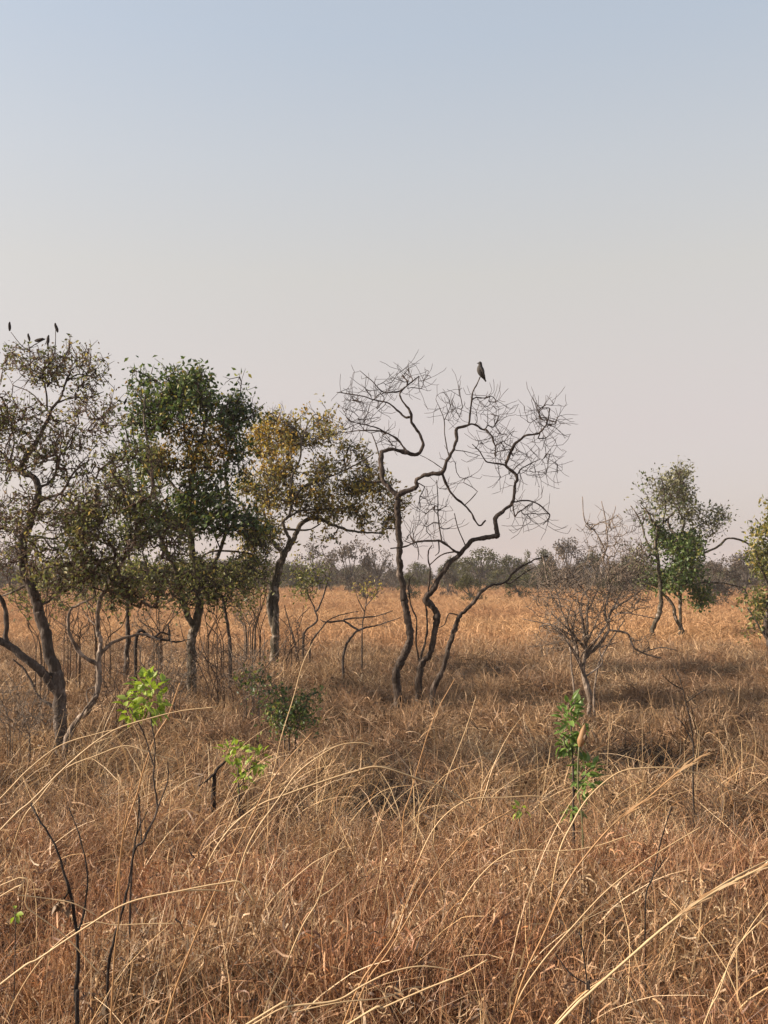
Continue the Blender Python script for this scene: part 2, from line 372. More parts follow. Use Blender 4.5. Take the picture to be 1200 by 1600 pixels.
# ------------------------------------------------------------------ tubes and trees
def catmull(P, n):
    """resample list of tuples with n points per span"""
    P = [np.array(p, float) for p in P]
    if len(P) < 3: return [P[0] + (P[-1] - P[0]) * t for t in np.linspace(0, 1, n + 1)]
    Q = [2 * P[0] - P[1]] + P + [2 * P[-1] - P[-2]]; out = []
    for i in range(1, len(Q) - 2):
        a, b, c, d = Q[i - 1], Q[i], Q[i + 1], Q[i + 2]
        for k in range(n):
            t = k / n
            out.append(.5 * ((2 * b) + (-a + c) * t + (2 * a - 5 * b + 4 * c - d) * t * t + (-a + 3 * b - 3 * c + d) * t ** 3))
    out.append(P[-1]); return out
class Tubes:
    def __init__(s): s.V = []; s.F = []; s.mi = []
    def add(s, pts, rad, sides=6, rough=0.0, seed=0, mi=0, cap=True):
        n = len(pts)
        if n < 2: return
        o = len(s.V); prev = None
        for i in range(n):
            t = Vector(pts[min(i + 1, n - 1)]) - Vector(pts[max(i - 1, 0)])
            if t.length < 1e-9: t = Vector((0, 0, 1))
            t.normalize()
            if prev is None:
                prev = t.orthogonal().normalized()
            prev = (prev - t * prev.dot(t))
            prev = prev.normalized() if prev.length > 1e-6 else t.orthogonal().normalized()
            b = t.cross(prev); c = Vector(pts[i])
            for k in range(sides):
                a = 2 * math.pi * k / sides; d = prev * math.cos(a) + b * math.sin(a); r = rad[i]
                if rough:
                    q = c + d * r
                    r *= 1 + rough * (noise.noise(q * 9 + Vector((seed, 0, 0))) * .9 + noise.noise(q * 28 + Vector((0, seed, 0))) * .55)
                s.V.append(c + d * r)
        for i in range(n - 1):
            for k in range(sides):
                k2 = (k + 1) % sides
                s.F.append((o + i * sides + k, o + i * sides + k2, o + (i + 1) * sides + k2, o + (i + 1) * sides + k)); s.mi.append(mi)
        if cap:
            s.F.append(tuple(o + (n - 1) * sides + k for k in range(sides))); s.mi.append(mi)
    def build(s, name, mats, parent=None, smooth=True):
        me = mesh_np(name, s.V, s.F, mats, s.mi, smooth); return link_mesh(name, me, parent)

def leaf_quads(rng, C, size, droop=.3, aspect=.5, up=None):
    """folded diamond leaves round the centres C (n,3): two quads-as-tris each"""
    n = len(C); L = rng.uniform(size[0], size[1], n)
    d = rng.normal(0, 1, (n, 3)); d[:, 2] -= droop; d /= np.linalg.norm(d, axis=1)[:, None]
    q = rng.normal(0, 1, (n, 3)); s = np.cross(d, q); s /= np.linalg.norm(s, axis=1)[:, None]; u = np.cross(s, d)
    w = L * aspect * .5
    v0 = C; v1 = C + d * (L * .45)[:, None] + s * w[:, None] + u * (w * .35)[:, None]
    v2 = C + d * L[:, None] - u * (L * .06)[:, None]; v3 = C + d * (L * .45)[:, None] - s * w[:, None] + u * (w * .35)[:, None]
    V = np.stack([v0, v1, v2, v3], 1).reshape(-1, 3); b = np.arange(n)[:, None] * 4
    F = np.concatenate([b + np.array([[0, 1, 2]]), b + np.array([[0, 2, 3]])], 1).reshape(-1, 3)
    return V, F

class Tree:
    def __init__(s, Y, seed, m_per_px=None):
        s.Y = Y; s.r = random.Random(seed); s.rng = np.random.default_rng(seed); s.k = Y / FPX
        s.pos = []; s.par = []; s.fix = []; s.att = []; s.pix = []; s.chains = []; s.seed = seed
        s.tips = []
    def limb(s, px, r0, r1, name='branch', depth=None, root=False, attach=True, dy=None, wob=.05, sub=6):
        """px: photo points of a limb; r0,r1: radii in photo pixels; the depth drifts smoothly along it"""
        k = s.k
        pp = [np.array(p, float) for p in px]
        if s.pix and not root:
            A = np.array(s.pix); d = np.hypot(*(A[:, :2] - pp[0][:2]).T); i0 = int(np.argmin(d)); y0 = s.pix[i0][2]; pp[0] = A[i0, :2]; parent = i0
        else:
            y0 = s.Y if depth is None else depth; parent = -1
        ln = sum(np.linalg.norm(pp[i + 1] - pp[i]) for i in range(len(pp) - 1)) * k
        drift = (s.r.uniform(-.45, .45) if dy is None else dy) * ln
        C = catmull(pp, max(2, min(sub, int(ln / max(k, 1e-6) / max(1, len(pp) - 1) / 5)))); n = len(C); ph = s.r.uniform(0, 9); ids = []
        for i, c in enumerate(C):
            t = i / (n - 1)
            y = y0 + drift * t + math.sin(t * 7 + ph) * wob * ln * t * (1 if not root else .5)
            jt = .22 * min(r0, 4.0) * (0 < i < n - 1); w = at(c[0] + s.r.uniform(-jt, jt), c[1] + s.r.uniform(-jt, jt), y + s.r.uniform(-jt, jt) * k); rad = (r0 + (r1 - r0) * t ** 1.15) * k * (1 + .10 * math.sin(t * 23 + ph * 3) * (r0 < 6))
            if i == 0 and parent >= 0: ids.append(parent); continue
            s.pos.append(w); s.par.append(parent); s.fix.append(rad); s.att.append(attach and t > .12); s.pix.append((c[0], c[1], y)); parent = len(s.pos) - 1; ids.append(parent)
        s.chains.append((name, ids, r0 * k))
        return ids
    def fill(s, ellipses, n, step=.16, upward=.15, jitter=.03, maxlen=1.2, curl=.35, clump=None):
        """fill ellipses (px,py,rx,ry,depth half m, weight) with twigs that reach for scattered points"""
        ellipses = [(*e[:5], e[5] * e[2] * e[3], *e[6:]) for e in ellipses]; tot = sum(e[5] for e in ellipses); T = []
        for e in ellipses:
            for q in range(int(n * e[5] / tot)):
                for tries in range(22):
                    a, b, c = s.r.uniform(-1.2, 1.2), s.r.uniform(-1.2, 1.2), s.r.uniform(-.8, .8)
                    rr = a * a + b * b + c * c
                    if rr < .04 or s.r.random() > 1.25 - rr: continue
                    P_ = at(e[0] + a * e[2], e[1] + b * e[3], s.Y + (e[6] if len(e) > 6 else 0) + c * e[4])
                    if clump is None or noise.noise(P_ * clump[0] + Vector((s.seed, 0, 0))) > clump[1]: break
                else: continue
                T.append(P_)
        ok = [i for i in range(len(s.pos)) if s.att[i]]
        A = np.array([s.pos[i] for i in ok])
        T.sort(key=lambda t: float(np.min(np.sum((A - np.array(t)) ** 2, 1))))
        cap = len(ok) + n * 14; buf = np.zeros((cap, 3)); buf[:len(ok)] = A; cnt = len(ok)
        for t in T:
            tv = np.array(t); d2 = np.sum((buf[:cnt] - tv) ** 2, 1); j = int(np.argmin(d2)); i = ok[j]; p = s.pos[i]
            L = math.sqrt(d2[j])
            if L < .02: continue
            if L > maxlen: 
                t = p + (t - p) * (maxlen / L); L = maxlen
            pr = s.par[i]; tg = (p - s.pos[pr]).normalized() if pr >= 0 else Vector((0, 0, 1))
            ctrl = p + tg * L * curl + Vector((0, 0, upward * L)) + Vector([s.r.gauss(0, .12 * L) for _ in range(3)])
            ns = max(2, int(math.ceil(L / step))); last = i
            for q in range(1, ns + 1):
                u = q / ns; w = p * (1 - u) ** 2 + ctrl * 2 * u * (1 - u) + t * u * u
                w = w + Vector([s.r.gauss(0, jitter) for _ in range(3)]) * (1 if q < ns else 0)
                s.pos.append(w); s.par.append(last); s.fix.append(None); s.att.append(True); s.pix.append((-9999, -9999, 0)); last = len(s.pos) - 1
                if cnt < cap: buf[cnt] = w; ok.append(last); cnt += 1
            s.tips.append(last)
    def sprays(s, k=2, L=(.12, .3), spread=.7, up=.5, nodes=None, kink=.22):
        """fine crooked end twigs forking off the tips"""
        new = []
        for i in list(s.tips if nodes is None else nodes):
            p0 = s.pos[i]; q0 = s.pos[s.par[i]] if s.par[i] >= 0 else p0 - Vector((0, 0, 1)); tg = (p0 - q0).normalized()
            for q in range(k):
                start = i if (q == 0 or s.r.random() < .4 or s.par[i] < 0) else s.par[i]
                d = (tg + Vector([s.r.gauss(0, spread) for _ in range(3)]) + Vector((0, 0, up))).normalized(); l = s.r.uniform(*L); last = start; w = s.pos[start]
                for z in range(3):
                    d = (d + Vector([s.r.gauss(0, kink) for _ in range(3)]) + Vector((0, 0, .08))).normalized(); w = w + d * l / 3
                    s.pos.append(w); s.par.append(last); s.fix.append(None); s.att.append(False); s.pix.append((-9999, -9999, 0)); last = len(s.pos) - 1
                s.tips.append(last); new.append(last)
        return new
    def build(s, root, bark, twig, rtip=.0022, expo=.42, rough=.22, trunk_sides=10):
        n = len(s.pos); ch = [[] for _ in range(n)]
        for i, p in enumerate(s.par):
            if p >= 0: ch[p].append(i)
        cnt = [0] * n
        for i in range(n - 1, -1, -1):
            if not ch[i]: cnt[i] = 1
            if s.par[i] >= 0: cnt[s.par[i]] += cnt[i]
        for nm, ids, _ in s.chains:
            T = Tubes(); pts = [s.pos[i] for i in ids]; rr = [s.fix[i] or .01 for i in ids]
            if len(ids) > 1: rr[0] = min(rr[0], rr[1] * 1.15)
            # finer resample
            C = catmull([(*p, r) for p, r in zip(pts, rr)], 2)
            big = max(rr) > .02
            T.add([c[:3] for c in C], [max(.002, c[3]) for c in C], trunk_sides if big else 6, rough if big else .12, s.seed)
            T.build(nm, [bark], root)
        T = Tubes(); used = [f is not None for f in s.fix]
        def rad(i, lim): return min(lim, rtip * cnt[i] ** expo)
        order = [i for i in range(n) if s.fix[i] is None]
        for i in order:
            if used[i]: continue
            p = s.par[i]; lim = (s.fix[p] * .75 if s.fix[p] is not None else 1.0)
            chain = [p, i]; used[i] = True; j = i
            while True:
                c = [q for q in ch[j] if not used[q]]
                if not c: break
                j = max(c, key=lambda q: cnt[q]); used[j] = True; chain.append(j)
            rs = [rad(q, lim) for q in chain[1:]]; rs = [rs[0]] + rs
            rs[-1] *= .6
            T.add([s.pos[q] for q in chain], rs, 5 if rs[0] > .006 else 3, cap=False)
        if T.V:
            o = T.build('twigs', [twig], root); o['kind'] = 'stuff'
    def leaves(s, root, mat, per_tip=4, size=(.04, .08), spread=.07, droop=.3, aspect=.5, keep=lambda p: True, name='foliage'):
        C = []
        for i in s.tips:
            p = s.pos[i]; q = s.pos[s.par[i]]
            if not keep(p): continue
            for k in range(per_tip):
                t = s.r.random(); C.append(p.lerp(q, t * 1.1) + Vector([s.r.gauss(0, spread) for _ in range(3)]))
        if not C: return
        V, F = leaf_quads(s.rng, np.array(C), size, droop, aspect)
        o = link_mesh(name, mesh_np(name, V, F, mat), root); o['kind'] = 'stuff'; return o

def pixof(p):
    d = p - Vector((0, 0, EYE)); f = d.y * cp + d.z * sp; u = -d.y * sp + d.z * cp
    return 600 + FPX * d.x / f, 800 - FPX * u / f
def rootpt(px, py, Y):
    p = at(px, py, Y); return Vector((p.x, p.y, gz(p.x, p.y)))
def below(px, py, Y, dx=0):
    """photo pixel of the ground right under the limb's first point, so that trunks run into the soil"""
    p = at(px, py, Y); g = Vector((p.x, p.y, gz(p.x, p.y) - .08)); q = pixof(g); return (q[0] + dx, q[1])

# ------------------------------------------------------------------ the bare twisted tree with the bird
Y = 15.2
t = Tree(Y, 11)
root = empty('bare_tree', rootpt(640, 1085, Y), 'bare twisted tree with the bird on its topmost twig', 'tree')
t.limb([below(621, 1085, Y), (621, 1085), (619, 1055), (627, 1032), (639, 1007), (641, 985), (634, 957), (631, 930), (625, 890), (624, 850), (621, 800), (621, 774)], 6.6, 4.2, 'trunk', root=True, attach=False, dy=0)
t.limb([(621, 774), (611, 764), (599, 751), (597, 732), (595, 712), (604, 703), (620, 703), (637, 708), (650, 710), (660, 701), (658, 683), (651, 672), (643, 660), (643, 647), (635, 634), (625, 620), (630, 608), (653, 589)], 4.2, 1.0, dy=.12)
t.limb([(643, 650), (633, 652), (624, 644), (607, 630), (586, 625), (562, 618), (526, 613)], 1.7, .6)
t.limb([(630, 608), (620, 612), (598, 612), (581, 595), (562, 579)], 1.3, .5)
t.limb([(637, 708), (624, 690), (607, 678), (588, 673), (562, 673), (522, 678)], 1.9, .6)
t.limb([(607, 678), (590, 669), (572, 664), (546, 657), (538, 643)], 1.2, .5)
t.limb([(599, 751), (581, 753), (568, 751), (564, 742)], 1.6, .7)
t.limb([(597, 722), (586, 690), (580, 676)], 1.2, .6)
t.limb([(621, 774), (640, 766), (650, 761), (652, 750), (663, 743), (676, 740), (690, 738), (698, 721), (708, 703), (714, 686), (714, 670), (728, 665), (741, 663), (752, 670), (762, 673), (772, 690), (774, 713)], 3.9, 1.0, dy=-.10)
perch = t.limb([(734, 664), (735, 644), (737, 625), (739, 612), (746, 599), (750, 589)], 1.5, .85, dy=.05)
t.limb([(737, 625), (745, 621), (757, 622), (768, 619), (776, 627)], 1.1, .5)
t.limb([(690, 738), (697, 755), (708, 774), (726, 789), (737, 803), (748, 821), (759, 813)], 2.1, 1.1, dy=.2)
t.limb([(727, 789), (735, 781), (743, 772)], .9, .8)
t.limb([(699, 715), (695, 680), (694, 657), (688, 640), (681, 624)], .9, .4)
t.limb([(694, 657), (703, 637), (711, 613)], .7, .3)
t.limb([(690, 733), (672, 719), (656, 711)], .8, .4)
t.limb([(708, 703), (730, 706), (750, 712)], .7, .4)
t.limb([below(654, 1085, Y), (654, 1085), (655, 1060), (659, 1037), (672, 1022), (677, 1000), (682, 975), (683, 958), (676, 947), (665, 937), (675, 922), (690, 897), (702, 880), (720, 865), (737, 846), (755, 841), (773, 838), (777, 833), (774, 812), (785, 800), (801, 785), (804, 765), (804, 758), (808, 743), (791, 727), (798, 706), (809, 690), (824, 680), (841, 677), (853, 664), (859, 638)], 5.6, 1.2, 'trunk', root=True, dy=-.05, depth=Y + .15)
t.limb([(791, 727), (776, 724), (760, 721), (750, 706), (738, 694)], 1.5, .6)
t.limb([(808, 743), (815, 732), (830, 724), (845, 717)], 1.2, .6)
t.limb([(801, 785), (819, 782), (838, 786), (854, 799), (859, 807), (848, 820)], 1.3, .8)
t.limb([(720, 865), (707, 859), (690, 846), (675, 845), (650, 847), (632, 854), (610, 857)], 2.2, .9)
t.limb([(690, 846), (685, 812), (684, 775), (682, 750)], 1.2, .5)
t.limb([(722, 850), (716, 826), (710, 802)], .9, .7)
t.limb([(715, 858), (690, 867), (672, 882)], 1.2, .9)
t.limb([(668, 930), (672, 890), (669, 875), (670, 860), (675, 852)], 1.4, .8)
t.limb([(683, 845), (686, 862), (680, 868)], 1.0, .6)
t.limb([(650, 847), (654, 860), (653, 875)], .9, .5)
t.limb([(775, 836), (781, 838)], 2.0, 1.0, wob=0)
t.limb([below(677, 1082, Y), (677, 1080), (692, 1047), (700, 1015), (707, 992), (713, 975), (719, 962), (735, 947), (752, 925), (767, 915), (790, 909), (807, 890), (830, 877), (856, 869)], 4.6, 1.1, 'trunk', root=True, dy=.03, depth=Y - .15)
t.limb([(790, 909), (797, 911), (820, 895), (836, 886)], 1.4, .8)
t.limb([(719, 961), (702, 959), (695, 975), (686, 981)], 1.0, .8)
t.limb([(654, 1045), (658, 1027), (667, 990), (667, 962), (665, 942)], 1.9, 1.4, dy=.06)
t.limb([(656, 1040), (650, 1005), (651, 970), (642, 945), (639, 910), (646, 897)], 1.5, .9, dy=.1)
t.fill([(575, 620, 42, 34, .5, 1.2), (560, 662, 36, 24, .5, 1.1), (640, 596, 40, 22, .5, 1.2), (605, 690, 24, 22, .3, .9), (765, 640, 36, 26, .5, 1.1), (702, 640, 28, 36, .4, .9), (850, 660, 28, 44, .5, 1.5), (850, 730, 30, 28, .5, 1.2), (770, 695, 44, 30, .5, 1.1), (800, 740, 26, 44, .4, .7), (828, 800, 38, 30, .4, .6), (680, 800, 30, 50, .4, 1), (640, 840, 18, 28, .4, .9), (857, 815, 12, 26, .2, 1), (720, 740, 30, 30, .3, .3)], 340, step=.10, upward=.10, jitter=.008, maxlen=.6)
n1 = t.sprays(2, (.12, .28), .38, .14, None, .10)
t.sprays(1, (.06, .18), .5, .1, n1, .10)
t.build(root, M['bark_dark'], M['twig_dark'], .0036, .38, rough=.42, trunk_sides=12)

# ------------------------------------------------------------------ left tree with thin leaves and seed pods
Y = 11.2
t = Tree(Y, 21)
root = empty('leafy_tree', rootpt(95, 1150, Y), 'thinly leaved tree with dark seed pods at its top, at the left edge', 'tree')
t.limb([below(95, 1155, Y), (95, 1155), (94, 1117), (92, 1080), (87, 1050), (77, 1020), (71, 987), (62, 960), (55, 935), (45, 912), (37, 885), (36, 850), (38, 835), (47, 817), (59, 780), (59, 760), (52, 745), (32, 735), (42, 712), (60, 685), (75, 655), (80, 640), (95, 622), (102, 600), (110, 580)], 10.5, 1.2, 'trunk', root=True, dy=.04)
t.limb([(77, 645), (62, 627), (45, 612), (20, 602)], 1.5, .6)
t.limb([(76, 642), (72, 612), (65, 592), (49, 585), (47, 555), (44, 535)], 1.7, .7)
t.limb([(66, 592), (80, 577), (86, 542), (87, 515)], 1.1, .5)
t.limb([(46, 552), (32, 538), (17, 519)], .9, .5)
t.limb([(47, 545), (55, 538), (70, 530)], .8, .5)
t.limb([(32, 735), (15, 722), (0, 705), (-22, 690)], 2.6, 1.2)
t.limb([(32, 737), (5, 724), (-20, 722)], 2.0, 1.0)
t.limb([(15, 722), (22, 690), (18, 660), (28, 630)], 1.5, .7)
t.limb([(88, 630), (110, 622), (140, 620), (162, 612)], 1.5, .7)
t.limb([(105, 595), (122, 585), (140, 587), (152, 575)], 1.2, .6)
t.limb([(57, 790), (75, 777), (95, 770), (117, 737), (138, 720)], 3.0, 1.0)
t.limb([(95, 770), (115, 790), (140, 815), (160, 835)], 1.8, .8)
t.limb([(59, 762), (85, 745), (88, 706), (85, 688)], 2.4, 1.0)
t.limb([(88, 720), (108, 690), (120, 665)], 1.3, .7)
t.limb([(42, 825), (20, 812), (-5, 810), (-30, 800)], 2.6, 1.2)
t.limb([(37, 840), (60, 838), (85, 842), (105, 830)], 2.0, 1.0)
t.limb([(55, 945), (75, 940), (100, 920), (135, 900)], 2.2, 1.0)
t.limb([(45, 912), (20, 925), (0, 932)], 2.0, 1.0)
t.limb([(89, 1085), (77, 1065), (62, 1045), (37, 1027), (12, 1007), (-12, 998)], 7.5, 5.0, 'trunk', dy=-.2)
t.limb([(12, 1007), (9, 997), (10, 962), (1, 935), (-14, 915)], 4.2, 3.0)
t.limb([(92, 1108), (82, 1103), (62, 1090), (50, 1068), (37, 1045), (20, 1030)], 2.6, 1.2)
t.fill([(55, 590, 66, 60, .9, 1), (120, 585, 46, 46, .8, 1), (60, 690, 82, 56, 1.0, 1.1), (145, 660, 42, 52, .9, 1.1), (10, 640, 34, 66, .9, 1), (60, 800, 95, 62, 1.0, 1.1), (145, 780, 50, 66, .9, 1.2), (90, 885, 95, 46, .9, 1.1), (-50, 700, 70, 130, .9, .7)], 1500, step=.13, clump=(2.6, .10), upward=.12, jitter=.012, maxlen=.8)
t.sprays(2, (.08, .22), .5, .3)
t.build(root, M['bark'], M['twig_brown'], .0036, .38)
t.leaves(root, M['leaf_olive'], 3, (.032, .064), .035, .3, .55, lambda p: t.r.random() < .38)
t.leaves(root, M['leaf_brown'], 1, (.03, .055), .03, .6, .5, name='dry_leaves')
PODS = [(15, 510, 10, .1), (88, 512, 11, -.25), (62, 531, 12, 1.5), (75, 531, 11, .1), (45, 527, 9, -.2), (79, 564, 8, .1), (10, 561, 9, .4), (75, 599, 9, .1), (118, 619, 9, 0), (66, 586, 7, .9), (149, 580, 7, 0), (122, 607, 7, .2), (196, 627, 8, .5), (130, 600, 8, 0)]
pod_mesh = None
for (px, py, ln, an) in PODS:
    Yp = Y + t.r.uniform(-.3, .3)
    if pod_mesh is None:
        T = Tubes(); T.add([(0, 0, -.5), (.02, 0, -.42), (.03, 0, -.2), (0, .01, .05), (-.02, 0, .3), (0, 0, .47), (0, 0, .5)], [.02, .10, .15, .16, .12, .06, .01], 7, .15, 3)
        pod_mesh = mesh_np('seed_pod', T.V, T.F, [M['char']], None, True)
    o = link_mesh('seed_pod', pod_mesh, root); o.location = at(px, py, Yp); s_ = ln * 1.5 * Y / FPX; o.scale = (s_, s_, s_); o.rotation_euler = (t.r.uniform(-.2, .2), an, 0)

# ------------------------------------------------------------------ leaning slender tree beside it
Y = 10.8
t = Tree(Y, 31)
root = empty('leaning_tree', rootpt(108, 1165, Y), 'slender leaning tree with pale grey stem forking right of the left-edge tree', 'tree')
t.limb([below(103, 1168, Y), (103, 1168), (117, 1132), (140, 1106), (152, 1080), (155, 1055), (154, 1030), (157, 1005), (152, 980), (154, 950), (162, 925), (180, 900), (197, 867), (207, 853), (212, 820), (206, 770), (200, 735)], 5.2, 1.4, 'trunk', root=True, dy=.05)
t.limb([below(98, 1172, Y), (98, 1172), (114, 1140), (130, 1112), (152, 1086)], 2.4, 1.8, 'trunk', root=True, dy=0)
t.limb([(155, 1037), (130, 1025), (117, 1007), (107, 985), (109, 955), (122, 945), (147, 933)], 3.3, 1.4)
t.limb([(156, 1025), (172, 1007), (195, 997), (222, 991), (250, 1000)], 3.2, 1.2)
t.limb([(202, 862), (199, 845), (200, 830)], 1.6, .9)
t.limb([(157, 1072), (137, 1078), (136, 1090), (139, 1103)], 1.2, .8)
t.limb([(152, 980), (135, 962), (128, 950)], 1.2, .6)
t.limb([(170, 913), (150, 895), (120, 880)], 1.4, .7)
t.limb([(209, 830), (235, 805), (250, 780)], 1.4, .7)
t.limb([(205, 790), (175, 770), (160, 750)], 1.3, .7)
t.fill([(165, 835, 74, 64, .8, 1), (205, 755, 60, 72, .8, 1), (110, 865, 66, 50, .7, 1), (245, 850, 60, 54, .7, 1), (150, 920, 80, 34, .6, 1), (240, 925, 50, 26, .6, .8)], 950, step=.13, clump=(2.8, .16), upward=.1, jitter=.012, maxlen=.8)
t.sprays(2, (.08, .20), .5, .2)
t.build(root, M['bark_pale'], M['twig_brown'], .0034, .38)
t.leaves(root, M['leaf_olive'], 3, (.036, .072), .04, .3, .55, lambda p: t.r.random() < .36)
t.leaves(root, M['leaf_pale'], 1, (.03, .06), .05, .4, .55, lambda p: t.r.random() < .5, name='pale_foliage')

# ------------------------------------------------------------------ dense dark green tree
Y = 16.0
t = Tree(Y, 41)
root = empty('green_tree', rootpt(302, 1070, Y), 'tallest dense dark green tree, with several grey stems', 'tree')
t.limb([below(299, 1078, Y), (299, 1075), (300, 1035), (299, 1000), (306, 975), (312, 945), (312, 920), (306, 895), (300, 860), (295, 800), (297, 772), (302, 735), (302, 715), (310, 700), (317, 680), (322, 650), (328, 615)], 8.0, 1.6, 'trunk', root=True, dy=.04)
t.limb([(303, 985), (293, 960), (286, 940), (280, 915), (274, 890), (255, 850), (245, 800), (240, 760), (232, 700), (225, 650), (228, 615)], 5.0, 1.3, 'trunk', dy=-.15)
t.limb([(309, 930), (320, 910), (335, 880), (350, 840), (358, 790), (352, 740), (362, 690), (368, 650)], 4.2, 1.1, 'trunk', dy=.2)
t.limb([(297, 775), (278, 766), (262, 748), (258, 735)], 2.8, 1.6)
t.limb([(262, 746), (270, 735), (297, 729)], 1.6, .8)
t.limb([(312, 698), (332, 690), (345, 682), (362, 668)], 1.6, .8)
t.limb([(304, 712), (290, 690), (285, 650), (270, 610), (262, 590)], 2.0, .8)
t.limb([(240, 750), (222, 720), (210, 690), (205, 650)], 1.8, .8)
t.limb([(274, 895), (240, 890), (215, 888)], 1.8, .9)
t.limb([(297, 770), (315, 755), (330, 745), (340, 730)], 1.8, .8)
t.limb([(302, 880), (330, 862), (370, 862), (395, 866)], 2.0, 1.0)
t.fill([(240, 640, 52, 62, .9, 1.1), (320, 640, 72, 58, 1.0, 1.3), (268, 600, 42, 28, .7, .9), (335, 598, 36, 26, .6, 1.1), (375, 672, 34, 52, .8, 1.1), (230, 740, 52, 62, .9, 1.0), (310, 740, 78, 60, .9, .8), (260, 820, 72, 52, .9, .9), (345, 820, 62, 52, .9, .9), (245, 895, 78, 46, .9, 1.0), (335, 905, 88, 46, .9, 1.1), (400, 855, 34, 54, .7, .7), (290, 945, 70, 20, .7, .6)], 2100, step=.16, clump=(2.0, .07), upward=.1, jitter=.015, maxlen=1.0)
t.sprays(2, (.10, .26), .5, .25)
t.build(root, M['bark_lichen'], M['twig'], .0046, .38)
def in_gold(p):
    x, y = pixof(p); return ((x - 300) / 62) ** 2 + ((y - 700) / 42) ** 2 < 1
low = lambda p: pixof(p)[1] > 830
t.leaves(root, M['leaf_dark'], 3, (.06, .12), .065, .35, .5, lambda p: not in_gold(p) and not low(p) and t.r.random() < .85)
t.leaves(root, M['leaf_gold'], 1, (.05, .10), .06, .35, .5, lambda p: not low(p) and t.r.random() < .10, name='scattered_gold_leaves')
t.leaves(root, M['leaf_gold'], 3, (.05, .095), .06, .35, .5, lambda p: in_gold(p) and t.r.random() < .5, name='yellowing_foliage')
t.leaves(root, M['leaf_olive'], 3, (.05, .09), .06, .3, .5, lambda p: (low(p) and t.r.random() < .7) or (in_gold(p) and t.r.random() < .6), name='lower_foliage')

# thin dark stem behind, then the slim pole tree
for (Y, seed, pts_, r0, lab, nm, cr) in (
    (18.0, 51, [(198, 1022), (200, 1000), (199, 970), (199, 940), (203, 900), (200, 860), (196, 820)], 4.4, 'straight slim trunk with a small olive crown, standing behind the leaning tree', 'slim_tree', [(190, 880, 44, 34, .7, 2), (170, 930, 30, 18, .5, .6), (210, 830, 36, 40, .7, 2), (260, 935, 26, 14, .5, .6)]),
    (17.2, 53, [(360, 1018), (357, 985), (353, 962), (349, 940), (338, 905), (326, 880)], 3.0, 'thin dark bent stem right of the dense green tree', 'slim_tree', [(335, 900, 50, 26, .6, 2), (375, 900, 34, 24, .5, 1.4), (385, 940, 26, 24, .5, 1)])):
    t = Tree(Y, seed)
    root = empty(nm, rootpt(pts_[0][0], pts_[0][1], Y), lab, 'tree')
    t.limb([below(*pts_[0], Y)] + pts_, r0, 1.6, 'trunk', root=True, dy=.05)
    t.limb([pts_[3], (pts_[3][0] - 12, pts_[3][1] - 16), (pts_[3][0] - 30, pts_[3][1] - 30)], 1.6, .7)
    t.limb([pts_[4], (pts_[4][0] + 14, pts_[4][1] - 12), (pts_[4][0] + 34, pts_[4][1] - 18)], 1.6, .7)
    t.fill(cr, 260, step=.15, upward=.1, jitter=.015, maxlen=1.0)
    t.build(root, M['bark'], M['twig'], .0018, .40)
    t.leaves(root, M['leaf_olive'], 4, (.04, .075), .07, .3, .5)

# ------------------------------------------------------------------ yellowing tree
Y = 20.6
t = Tree(Y, 61)
root = empty('yellow_tree', rootpt(428, 1035, Y), 'yellowing spreading tree with forked mossy trunk, left of the bare tree', 'tree')
t.limb([below(428, 1031, Y), (428, 1031), (430, 994), (430, 954), (431, 915), (438, 885), (446, 864), (458, 844), (469, 821), (486, 810), (509, 815), (532, 825), (561, 831), (601, 834)], 7.0, 1.2, 'trunk', root=True, dy=.04)
t.limb([(428, 985), (421, 955), (425, 916), (432, 887), (441, 867), (432, 853), (415, 838), (397, 827), (386, 804), (377, 787), (360, 778), (342, 772)], 4.6, 1.5, 'trunk', dy=-.06)
t.limb([(440, 868), (452, 845), (446, 830), (443, 815), (452, 805), (458, 781), (475, 761), (504, 749), (538, 735), (561, 723), (584, 709)], 2.8, .8)
t.limb([(446, 827), (470, 828), (486, 827), (501, 818)], 2.0, .9)
t.limb([(452, 808), (472, 798), (515, 795), (544, 793), (573, 778)], 1.8, .7)
t.limb([(458, 781), (455, 749), (469, 715), (468, 677), (446, 663), (435, 646)], 1.9, .6)
t.limb([(469, 690), (480, 665), (492, 648), (510, 655)], 1.1, .5)
t.limb([(425, 848), (412, 787), (435, 775), (455, 765)], 1.6, .7)
t.limb([(412, 800), (405, 760), (412, 720), (420, 690)], 1.5, .6)
t.limb([(486, 810), (496, 790), (505, 770)], 1.4, .7)
t.limb([(538, 735), (548, 715), (545, 695)], 1.0, .5)
t.fill([(430, 700, 50, 54, 1.0, 1.4), (485, 680, 52, 46, .9, 1.0), (420, 760, 54, 48, .9, 1.2), (490, 755, 60, 48, 1.0, 1.1), (555, 735, 54, 46, .9, 1.1), (570, 788, 68, 38, .9, 1.1), (510, 815, 70, 28, .8, .9), (410, 840, 44, 32, .7, 1), (590, 810, 36, 34, .6, .8), (392, 800, 34, 48, .8, 1)], 1500, step=.2, clump=(2.0, .10), upward=.1, jitter=.018, maxlen=1.1)
t.sprays(2, (.14, .34), .5, .35)
t.build(root, M['bark_lichen'], M['twig'], .0046, .38)
gold2 = lambda p: ((pixof(p)[0] - 420) / 42) ** 2 + ((pixof(p)[1] - 695) / 48) ** 2 < 1
t.leaves(root, M['leaf_gold'], 3, (.06, .11), .06, .3, .5, lambda p: (gold2(p) and t.r.random() < .6) or t.r.random() < .20, name='golden_foliage')
t.leaves(root, M['leaf_yellow'], 2, (.07, .13), .06, .3, .5, lambda p: t.r.random() < .46)
